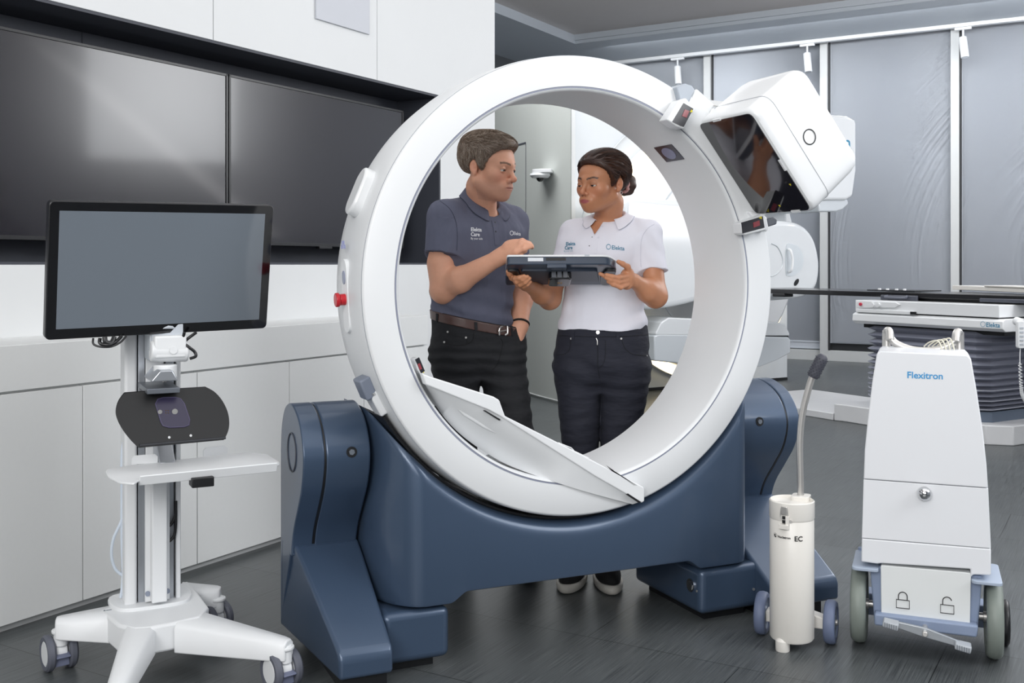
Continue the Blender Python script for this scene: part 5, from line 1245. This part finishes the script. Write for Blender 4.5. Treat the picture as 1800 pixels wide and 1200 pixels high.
# trousers
def trousers(S_, keys, yaw, legs, k1=.05, k2=.004):
    for pts, rs_ in legs:
        q = SDF(); q.stack(keys, yaw, .02); n0 = len(q.ops)
        def g(P, st=q.ops[0][0], pts=pts, rs_=rs_):
            d = st(P); v = None
            for i in range(len(pts)-1):
                w_ = cone_f(pts[i], pts[i+1], rs_[i], rs_[i+1])[0](P); v = w_ if v is None else np.minimum(v, w_)
            h = np.maximum(k1-np.abs(d-v),0)/k1; return np.minimum(d,v)-h*h*k1/4
        S_.fn(g, k=k2)
JM = SDF()
trousers(JM, [(.77,*pw(838,640,3.93)[:2],.105,.065),(.84,*pw(838,625,3.93)[:2],.162,.105),(.90,*pw(838,605,3.93)[:2],.172,.118),(.97,*pw(833,570,3.92)[:2],.160,.119),(1.03,*pw(829,548,3.92)[:2],.156,.117)], MY, [([pw(802,630,3.93),pw(806,760,3.92),pw(804,1000,4.0)],[.094,.076,.064]), ([pw(878,632,3.96),pw(903,750,3.92),pw(928,990,4.02)],[.094,.074,.064])]); JM.cone(pw(907,600,3.97), pw(902,625,3.95), .038, .036, .03)
def jdisp(P): return (.0045*wave(P,(18,18,34),7)+.0022*np.sin(P[:,2]*110+6*wave(P,(9,9,9),9)))*np.clip((.93-P[:,2])/.06,0,1)
JM.disp = jdisp
JM.fn(lambda P: P[:,2]-(.992-.22*(P[:,0]+.15)), m='x'); JM.fn(lambda P: .045-P[:,2], m='x')
jm = organic('jeans', JM, (-.42,3.65,.02), (.25,4.25,1.08), .0042, JEAN_M, TM)
bl = SDF(); bl.stack([(.88,*pw(833,605,3.92)[:2],.1655,.1245),(.97,*pw(833,570,3.92)[:2],.1645,.1235),(1.05,*pw(829,548,3.92)[:2],.1625,.1215)], MY, .01)
bl.fn(lambda P: P[:,2]-(.990-.22*(P[:,0]+.15)), m='x'); bl.fn(lambda P: (.956-.22*(P[:,0]+.15))-P[:,2], m='x')
belt = organic('belt', bl, (-.4,3.7,.85), (.15,4.2,1.08), .003, LEATH, TM, label='dark brown leather belt')
for px in ((769,551,768,577),(836,566,838,594),(898,572,901,592)): strip('belt_loop', bl, [(px[0],px[1]),((px[0]+px[2])/2,(px[1]+px[3])/2),(px[2],px[3])], .011, .003, JEAN_M, TM)
bx = bl.onto([878,881,889,892,892.5,892,889,881,878,877.5],[577,574,572,574,580,586,588,590,588,582], .010); q = [fr.l(tuple(p)) for p in bx]
obj('buckle', M().tube(q, .0030, n=8, closed=True).tube([q[9],q[4]], .0022, n=8), STEEL, belt, label='silver belt buckle')
for (x,y) in ((787,583),(819,593),(781,601)): button(JM, x, y, .0042, STEEL, TM, 'rivet')
SEW = mat('black_seam_thread','#0c0d10',.8)
obj('pocket_seam', stitch(JM, [(779,601),(800,607),(822,604),(831,597),(833,585)], SEW, TM, .0014), SEW, TM)
obj('pocket_seam', stitch(JM, [(785,584),(800,590),(819,594),(821,603)], SEW, TM, .0012), SEW, TM)
obj('fly_seam', stitch(JM, [(880,594),(884,604),(880,622),(874,640),(866,650)], SEW, TM, .0014), SEW, TM)
# polo details
strip('placket', PM, [(868,388),(871,402),(873,420),(874,431)], .020, .0016, POLO_M, TM)
for x,y in ((870,391),(871,407)): button(PM, x, y, .0042, mat('dark_button','#2b2e3a',.3), TM)
for px in ([(741,438),(755,441),(772,444),(790,447),(803,449)],): strip('sleeve_hem', PM, px, .0022, .0012, mat('dark_hem','#3b3f50',.8), TM)
obj('sleeve_seam', stitch(PM, [(772,352),(790,366),(800,385),(804,410),(803,440)], SEW, TM, .0010), mat('dark_hem','#3b3f50',.8), TM)
printed(PM, TM, WPRINT, [('Elekta',827.5,406,9.2,2,.25,.86),('Care',827.5,414.5,9.2,2,.25,.86),('By your side',827.5,420.5,5.2,2,.06,.80)])
printed(PM, TM, WPRINT, [('Elekta',903,412.5,8.2,6,.1,.62),('O',899.5,409.5,3.6,1.1,.8)])
def drapeM(p, i):
    if i < 3: return A3(p)
    P = A3(p)[None]; d = PM.ev(P)[0]; g = PM.grad(P,.006)[0]; off = .003
    return (P[0]+g*(off-d)) if (d < off or i == 4) else P[0]
axm = (A3(HM.w((0,-.02,-.085)))-pw(848,374,3.92)); axm /= np.linalg.norm(axm)
collar(TM, POLO_M, pw(848,356,3.915), (.10,-.25,.96), (.062,.066), .070, -.032, .028, .034, 18, MY+.15, drapeM)
dl = (lw_-pw(916,525,4.03)); dl /= np.linalg.norm(dl); e1 = np.cross(dl,[0,1,.1]); e1 /= np.linalg.norm(e1); e2 = np.cross(dl,e1)
br_ = [lw_+np.array([0,0,.006])+.034*(e1*math.cos(t)+e2*math.sin(t)) for t in (i*.3 for i in range(21))]
obj('bracelet', M().tube([fr.l(tuple(p)) for p in br_], .0042, n=8, closed=True), mat('black_braided_cord','#16130f',.6,bump=1,bscale=300), TM, label='black braided bracelet')
for (px,py,Y) in ((806,1004,3.97),(928,1002,3.99)):
    c = at(px,py,Y); sh = SDF(); sh.ell((c.x,c.y-.02,.05),(.05,.13,.05)); sh.fn(lambda P: .004-P[:,2], m='x'); organic('shoe', sh, (c.x-.09,c.y-.2,-.01), (c.x+.09,c.y+.15,.14), .005, BLK, TM)
# ---------------------------------------------------------------- the woman
WY = math.radians(-14)
fr = Fr(*at(1050,1000,3.93)[:2], 0)
TW = thing('person', 'dark-haired woman in white polo and dark jeans holding the tablet in both hands', 'person', fr)
HW = Head(pw(1058,323,3.86), math.radians(-47), math.radians(6), math.radians(-2), .99, .86)
rs, re, rw = pw(1003,410,3.96), pw(966,524,3.90), pw(926,499,3.74)
ls, le, lw = pw(1143,412,3.86), pw(1152,520,3.80), pw(1114,493,3.70)
def woman_hands(B):
    k = .005
    # her left hand at the right end of the tablet
    B.cone(pw(1113,493,3.70), pw(1103,488,3.675), .023, .024, .015); B.cone(pw(1104,480,3.675), pw(1103,500,3.675), .020, .018, .012); B.cone(pw(1100,484,3.67), pw(1098,500,3.672), .017, .015, .01)
    B.chain([pw(1106,480,3.67), pw(1103,469,3.655), pw(1095,464,3.642), pw(1087,460,3.637)], [.0135,.0105,.009,.0075], k)
    B.chain([pw(1098,484,3.66), pw(1080,489,3.64), pw(1066,487,3.628), pw(1055,481,3.625)], [.0095,.0085,.0078,.0066], k)
    B.chain([pw(1101,486,3.652), pw(1088,488,3.625), pw(1076,486,3.612), pw(1066,483,3.608)], [.010,.0088,.008,.0068], k)
    B.chain([pw(1101,493,3.652), pw(1087,496,3.628), pw(1074,492,3.615), pw(1065,488,3.612)], [.0095,.0085,.0078,.0066], k)
    B.chain([pw(1102,500,3.655), pw(1091,505,3.632), pw(1078,500,3.62), pw(1069,495,3.618)], [.0088,.008,.0072,.006], k)
    # her right hand under the left end
    B.cone(pw(924,500,3.74), pw(914,493,3.70), .022, .023, .015); B.cone(pw(910,487,3.69), pw(916,499,3.69), .017, .016, .012)
    B.chain([pw(910,490,3.69), pw(900,488,3.665), pw(895,481,3.645), pw(893,477,3.635)], [.012,.0105,.009,.0078], k)
    B.chain([pw(904,488,3.66), pw(906,489,3.632), pw(913,488,3.615), pw(921,485,3.608)], [.0095,.009,.0082,.0068], k)
    B.chain([pw(906,494,3.662), pw(909,495,3.634), pw(919,491,3.616), pw(927,486,3.610)], [.0093,.0088,.008,.0066], k)
    B.chain([pw(910,500,3.665), pw(915,500,3.638), pw(923,496,3.622), pw(931,489,3.616)], [.009,.0084,.0076,.0064], k)
    B.chain([pw(915,503,3.67), pw(921,503,3.65), pw(927,500,3.635), pw(932,495,3.63)], [.0082,.0078,.007,.006], k)
def woman_body():
    B = SDF()
    B.stack([(.84,*pw(1058,640,3.93)[:2],.14,.095),(.95,*pw(1060,580,3.93)[:2],.135,.095),(1.06,*pw(1060,525,3.93)[:2],.120,.09),(1.18,*pw(1062,470,3.92)[:2],.135,.10),(1.27,*pw(1065,425,3.92)[:2],.145,.095),(1.32,*pw(1067,402,3.925)[:2],.12,.07),(1.345,*pw(1068,392,3.93)[:2],.07,.055)], WY, .02)
    B.cone(pw(1068,398,3.93), rs, .034, .036, .01); B.cone(pw(1070,398,3.93), ls, .034, .033, .01)
    B.chain([pw(1069,392,3.93), HW.w((0,-.034,-.085)), HW.w((0,-.012,-.04))], [.053,.049,.050], .025)
    B.chain([ls, le],[.036,.040],.01); B.chain([le, le+(lw-le)*.35, lw],[.040,.038,.0225],.025)
    B.chain([rs, re],[.036,.039],.01); B.chain([re, re+(rw-re)*.35, rw],[.039,.036,.0215],.025)
    woman_hands(B)
    hipR, hipL = pw(1014,650,3.94), pw(1100,650,3.92)
    B.chain([hipR,pw(1020,800,3.93),pw(1006,990,3.93)],[.068,.048,.030],.01); B.chain([hipL,pw(1086,800,3.92),pw(1067,990,3.92)],[.068,.048,.030],.01)
    build_head(B, HW, False); return B
BW = woman_body()
WCOL = face_color(HW, '#bf8462', '#a3565a', '#261510', False, '#c06c50')
organic('body', BW, (-.05,3.5,.02), (.68,4.15,1.70), HV, SKIN_W, TW, WCOL)
eyes(TW, HW, mat('dark_iris','#1d1a1c',.1,coat=1,var=0))
wk = [(-.13,-.052),(-.09,-.060),(-.055,-.055),(-.038,-.040),(-.030,.020),(-.008,.030),(.006,-.008),(.014,-.028),(.022,-.012),(.030,.016),(.042,.044),(.060,.066),(.080,.084),(.12,.10)]
HSW = hair_sdf(HW, wk, .013, 11, [(55,0,0),(0,5,0),(0,0,55)], .0014)
HSW.ops.insert(2, (*ell_f(HW.w((0,-.02,.075)), np.array([.082,.095,.060])*HW.s, HW.R), .03, 'u'))
HSW.cone(HW.w((0,-.10,.0)), HW.w((0,-.124,-.008)), .026*HW.s, .018*HW.s, .02)
hw = organic('hair', HSW, HW.c-.22, HW.c+.22, .0024, HAIR_W, TW)
HT2 = [mat('hair_tone_dark','#2a1915',.35,var=.1), mat('hair_tone_chestnut','#5a3a2a',.35,var=.1), mat('hair_tone_brown_dark','#3b251d',.35,var=.1)]
strands('locks', HSW, HW, lambda L_: np.array([0,-.135,-.008])-L_+np.array([0,0,.03])*np.clip(L_[:,1:2]/.08,0,1), 3000, 8, .0075, .0010, HT2, hw, 9, .0012, .006)
bn = SDF(); bc = HW.w((.004,-.142,-.012))
for i in range(9):
    a = i*2.4; bn.ball(bc+HW.R@np.array([.020*math.cos(a),.012*math.sin(a*1.7),.022*math.sin(a)]), .0205, .006)
bn.disp = lambda P: .0016*wave(P,(120,120,60),4)
organic('hair_bun', bn, bc-.07, bc+.07, .0024, HAIR_W, TW, label='small messy bun')
sc_ = HW.w((.0,-.118,-.006)); X_, Z_ = HW.R[:,0], HW.R[:,2]
sp_ = [sc_+X_*(.026+.004*math.sin(7*t))*math.cos(t)+Z_*(.030+.004*math.cos(6*t))*math.sin(t)+HW.R[:,1]*.005*math.sin(9*t) for t in (i*.157 for i in range(40))]
obj('scrunchie', M().tube([fr.l(tuple(p)) for p in sp_], .0075, n=8, closed=True), mat('dusty_pink_fabric','#c79a96',.8,bump=.8,bscale=120), TW, label='dusty pink scrunchie')
ep = HW.w((.083,-.014,-.036)); ep2 = HW.w((-.083,-.014,-.036))
for q in (ep, ep2): obj('earring', M().tube([fr.l(tuple(q+HW.R@np.array([.002,.006*math.cos(t),.006*math.sin(t)-.004]))) for t in (i*.4 for i in range(16))], .0009, n=6, closed=True), STEEL, TW)
PW = SDF()
PW.stack([(.935,*pw(1059,588,3.93)[:2],.170,.126),(.98,*pw(1060,563,3.93)[:2],.164,.121),(1.06,*pw(1061,525,3.93)[:2],.148,.112),(1.17,*pw(1064,474,3.92)[:2],.150,.122),(1.235,*pw(1066,442,3.92)[:2],.160,.130),(1.29,*pw(1068,416,3.92)[:2],.163,.105),(1.33,*pw(1069,400,3.925)[:2],.115,.075),(1.352,*pw(1070,389,3.93)[:2],.07,.058)], WY, .02)
slv(PW, pw(1138,413,3.87), pw(1149,500,3.82), .053, .056, pw(1149,476,3.83)); slv(PW, pw(1006,412,3.96), pw(985,500,3.92), .050, .056, pw(988,476,3.93))
PW.cone(pw(1070,394,3.94), pw(1138,410,3.88), .042, .048, .03); PW.cone(pw(1070,394,3.94), pw(1008,408,3.96), .042, .046, .03)
PW.cone(pw(1070,389,3.925), HW.w((0,-.034,-.07)), .057, .053, .006, 's')
PW.fn(lambda P: np.maximum(np.abs((P[:,0]-pw(1046,0,3.8)[0])-(P[:,2]-1.29)*.18)-np.clip((P[:,2]-pw(0,413,3.8)[2])*.55,0,.05), np.maximum(P[:,1]-3.905, pw(0,413,3.8)[2]-P[:,2])), pw(1048,400,3.85), .1, .003, 's')
def wdisp(P):
    d = .0026*wave(P,(24,24,11),21)+.0014*wave(P,(55,55,24),22)
    w_ = np.clip((1.10-P[:,2])/.1,0,1); d += w_*.0022*np.sin((P[:,2]-P[:,0]*.25)*80+2.4*wave(P,(8,8,6),25))
    d -= .009*np.maximum(0, wave(P,(12,12,24),28)-.25)*np.clip((1.26-P[:,2])/.12,0,1)
    a = np.clip((P[:,0]-.44)/.05,0,1)*(P[:,2] > 1.16); d += a*.0022*np.sin((P[:,2]*.9+P[:,0])*85+wave(P,(10,10,10),3)); return d
PW.disp = wdisp
PW.fn(lambda P: (.952-P[:,2]), m='x')
organic('polo_shirt', PW, (-.05,3.6,.9), (.68,4.2,1.42), HV, POLO_W, TW)
JW = SDF()
trousers(JW, [(.72,*pw(1058,680,3.93)[:2],.095,.055),(.79,*pw(1058,650,3.93)[:2],.155,.108),(.85,*pw(1058,630,3.93)[:2],.170,.122),(.91,*pw(1059,600,3.93)[:2],.172,.122),(.97,*pw(1060,570,3.93)[:2],.163,.115)], WY, [([pw(1016,655,3.94),pw(1021,800,3.93),pw(1006,990,3.94)],[.091,.066,.046]), ([pw(1100,655,3.92),pw(1086,800,3.92),pw(1067,990,3.93)],[.092,.066,.046])])
JW.disp = lambda P: (.0032*wave(P,(18,18,34),31)+.0022*np.sin(P[:,2]*110+6*wave(P,(9,9,9),33))*np.clip(.35+np.exp(-((P[:,2]-.80)/.07)**2),0,1))*np.clip((.92-P[:,2])/.05,0,1)
JW.fn(lambda P: P[:,2]-.968, m='x'); JW.fn(lambda P: .07-P[:,2], m='x')
organic('jeans', JW, (.0,3.65,.03), (.64,4.2,1.03), .004, JEAN_W, TW)
SEW2 = mat('navy_seam_thread','#11121a',.8)
obj('waist_seam', stitch(JW, [(979,589),(1010,591),(1060,592),(1100,591),(1138,588)], SEW2, TW, .0012), SEW2, TW)
obj('pocket_seam', stitch(JW, [(978,623),(992,622),(1001,613),(1003,597)], SEW2, TW, .0013), SEW2, TW)
obj('pocket_seam', stitch(JW, [(1093,597),(1099,612),(1112,622),(1137,625)], SEW2, TW, .0013), SEW2, TW)
obj('fly_seam', stitch(JW, [(1050,595),(1051,620),(1051,645),(1054,665)], SEW2, TW, .0013), SEW2, TW)
obj('fly_seam', stitch(JW, [(1064,597),(1064,625),(1060,640),(1053,647)], SEW2, TW, .0010), SEW2, TW)
obj('zip', stitch(JW, [(1048,594),(1050,599),(1050,606)], STEEL, TW, .0014), STEEL, TW, label='silver zip')
for x,y,r in ((1051,584,.0078),(1004,595,.0042),(1092,595,.0042),(1137,625,.003)): button(JW, x, y, r, STEEL, TW, 'button' if r > .005 else 'rivet')
for x in (1008,1087): strip('belt_loop', JW, [(x,578),(x-.5,587),(x-1,598)], .011, .003, JEAN_W, TW)
strip('placket', PW, [(1044,415),(1046,428),(1044,445)], .020, .0014, POLO_W, TW)
for x,y in ((1041,417),(1036,432)): button(PW, x, y, .0022, mat('dark_buttonhole','#2a2c33',.5), TW, 'buttonhole')
for x,y in ((1058,398),(1052,417)): button(PW, x, y, .0042, mat('pearl_button','#dcdce6',.25), TW)
strip('sleeve_hem', PW, [(1129,484),(1140,479),(1155,474),(1170,471)], .0020, .0012, mat('pale_hem','#c9c9d6',.8), TW)
obj('sleeve_seam', stitch(PW, [(1150,394),(1138,402),(1128,420),(1126,450),(1127,470)], SEW2, TW, .0008), mat('pale_hem','#c9c9d6',.8), TW)
TP = mat('teal_print','#1f7898',.6,var=0)
printed(PW, TW, TP, [('Elekta',1075,438,10.2,5,.12,.92),('O',1069.6,433.6,4.3,1.1,.85)])
printed(PW, TW, TP, [('Elekta',994.5,431.5,8.6,-3,.2,.80),('Care',992.5,438.5,8.6,-3,.2,.80)])
printed(PW, TW, mat('pale_teal_print','#8fb6c8',.6,var=0), [('By your side',991,442.6,4.0,-3,0,.80)])
def drapeW(p, i):
    if i < 3: return A3(p)
    P = A3(p)[None]; d = PW.ev(P)[0]; g = PW.grad(P,.006)[0]; off = .003
    return (P[0]+g*(off-d)) if (d < off or i == 4) else P[0]
axw = (A3(HW.w((0,-.034,-.085)))-pw(1069,391,3.925)); axw /= np.linalg.norm(axw)
collar(TW, POLO_W, pw(1070,389,3.927), axw, (.060,.058), .050, .000, .034, .034, 34, WY-.12, drapeW)
for (px,py,Y,tilt) in ((1005,1027,3.93,-.25),(1067,1029,3.92,.05)):
    c = at(px,py,Y); R2 = np.array(Matrix.Rotation(tilt,3,'Z'))
    up = SDF(); up.ell((c.x,c.y-.03,.045),(.046,.125,.05),R2); up.cone((c.x,c.y+.05,.05),(c.x,c.y+.05,.11),.042,.045,.02); up.fn(lambda P: .026-P[:,2], m='x')
    so_ = SDF(); so_.ell((c.x,c.y-.03,.02),(.053,.142,.045),R2); so_.fn(lambda P: .002-P[:,2], m='x'); so_.fn(lambda P: P[:,2]-.030-.10*np.maximum(0,-(P[:,1]-c.y)-.10), m='x')
    u_ = organic('shoe', up, (c.x-.1,c.y-.2,-.01), (c.x+.1,c.y+.15,.17), .004, mat('black_mesh_upper','#1a1a1d',.8,bump=.6,bscale=500), TW, label='black trainer')
    organic('sole', so_, (c.x-.1,c.y-.22,-.01), (c.x+.1,c.y+.16,.1), .004, mat('off_white_sole','#d2cec6',.5), u_, label='white sole')
# ---------------------------------------------------------------- the tablet they hold
A_, B_ = at(890,452,3.60), at(1092,470,3.66)
u_ = (at(1060,447,3.585)-at(892,447,3.575)).normalized()
ctr = (at(893,450,3.58)+at(1085,452,3.60))/2; n2 = Vector((0,.9,-.30)); n2 = (n2-u_*n2.dot(u_)).normalized(); up_ = u_.cross(n2).normalized()
if up_.z < 0: up_ = -up_
fr = Fr(ctr.x, ctr.y, 0, z=ctr.z)
TT = thing('docking_tablet', 'navy-backed tablet computer with white rim, held up by the woman with both hands', 'tablet', fr)
W_ = (at(1085,452,3.6)-at(893,450,3.58)).length/2+.004; D_ = .235
tf = lambda a,b_,d: u_*a+n2*b_+up_*d          # a across, b away from the camera, d up through the screen
NAVY = mat('navy_tablet_case','#2d3a4c',.3,coat=.3)
out = roundpoly([(-W_+.002,0),(W_-.035,0),(W_,.055),(W_,D_),(-W_,D_),(-W_,.02)], .022, 6)
obj('case', M().prism(out, tf, -.028, .0), NAVY, TT, bev=.004)
obj('front_frame', M().prism([(a*1.004,b_*1.004-.0008) for a,b_ in out], tf, .0, .007), WHITE, TT, bev=.002)
obj('screen', M().prism([(-W_+.02,.02),(W_-.045,.02),(W_-.02,.06),(W_-.02,D_-.02),(-W_+.02,D_-.02)], tf, .0068, .0078), GLOSSBLK, TT)
obj('rear_bulge', M().prism(roundpoly([(-W_+.05,.05),(W_-.07,.05),(W_-.05,D_-.06),(-W_+.06,D_-.06)],.01,3), tf, -.036, -.026), mat('dark_navy_shell','#232d3d',.35), TT, bev=.003)
for sg in (-1,1): obj('side_grip', M().prism(roundpoly([(sg*(W_-.002),.05),(sg*(W_-.04),.05),(sg*(W_-.052),.12),(sg*(W_-.04),D_-.02),(sg*(W_-.002),D_-.02)],.012,3), tf, -.036, -.026), mat('black_rubber_grip','#17181d',.35,coat=.3), TT, bev=.006)
bt = obj('battery_dock', M().prism(roundpoly([(-.045,.055),(.035,.055),(.035,.15),(-.045,.15)],.02,5), tf, -.062, -.034), mat('glossy_black_dock','#121316',.2,coat=.5), TT, bev=.006, label='black docking block')
for k in range(3): obj('dock_rib', M().prism([(-.036+.02*k,.052),(-.021+.02*k,.052),(-.021+.02*k,.056),(-.036+.02*k,.056)], tf, -.058, -.036), mat('rib_grey','#55585e',.3), bt)
for k in range(6): obj('contact', M().prism([(-.012+.006*(k%3),.10+.007*(k//3)),(-.009+.006*(k%3),.10+.007*(k//3)),(-.009+.006*(k%3),.103+.007*(k//3)),(-.012+.006*(k%3),.103+.007*(k//3))], tf, -.063, -.062), mat('brass_contact','#b08a4a',.3,metal=1), bt)
obj('slot', M().prism([(-.058,-.001),(.010,-.001),(.010,.004),(-.058,.004)], tf, -.014, -.004), BLK, TT)
obj('connector_step', M().prism([(-.055,.0),(.012,.0),(.012,.03),(-.055,.03)], tf, -.040, -.026), NAVY, TT, bev=.002)
lab = obj('label_sticker', M().prism([(-W_+.072,-.0014),(-W_+.125,-.0014),(-W_+.125,.0),(-W_+.072,.0)], tf, -.017, -.004), mat('white_sticker','#d8dbe0',.5,var=0), TT)
obj('top_key', M().prism([(.075,-.001),(.092,-.001),(.092,.004),(.075,.004)], tf, .001, .0075), LGREY, TT)
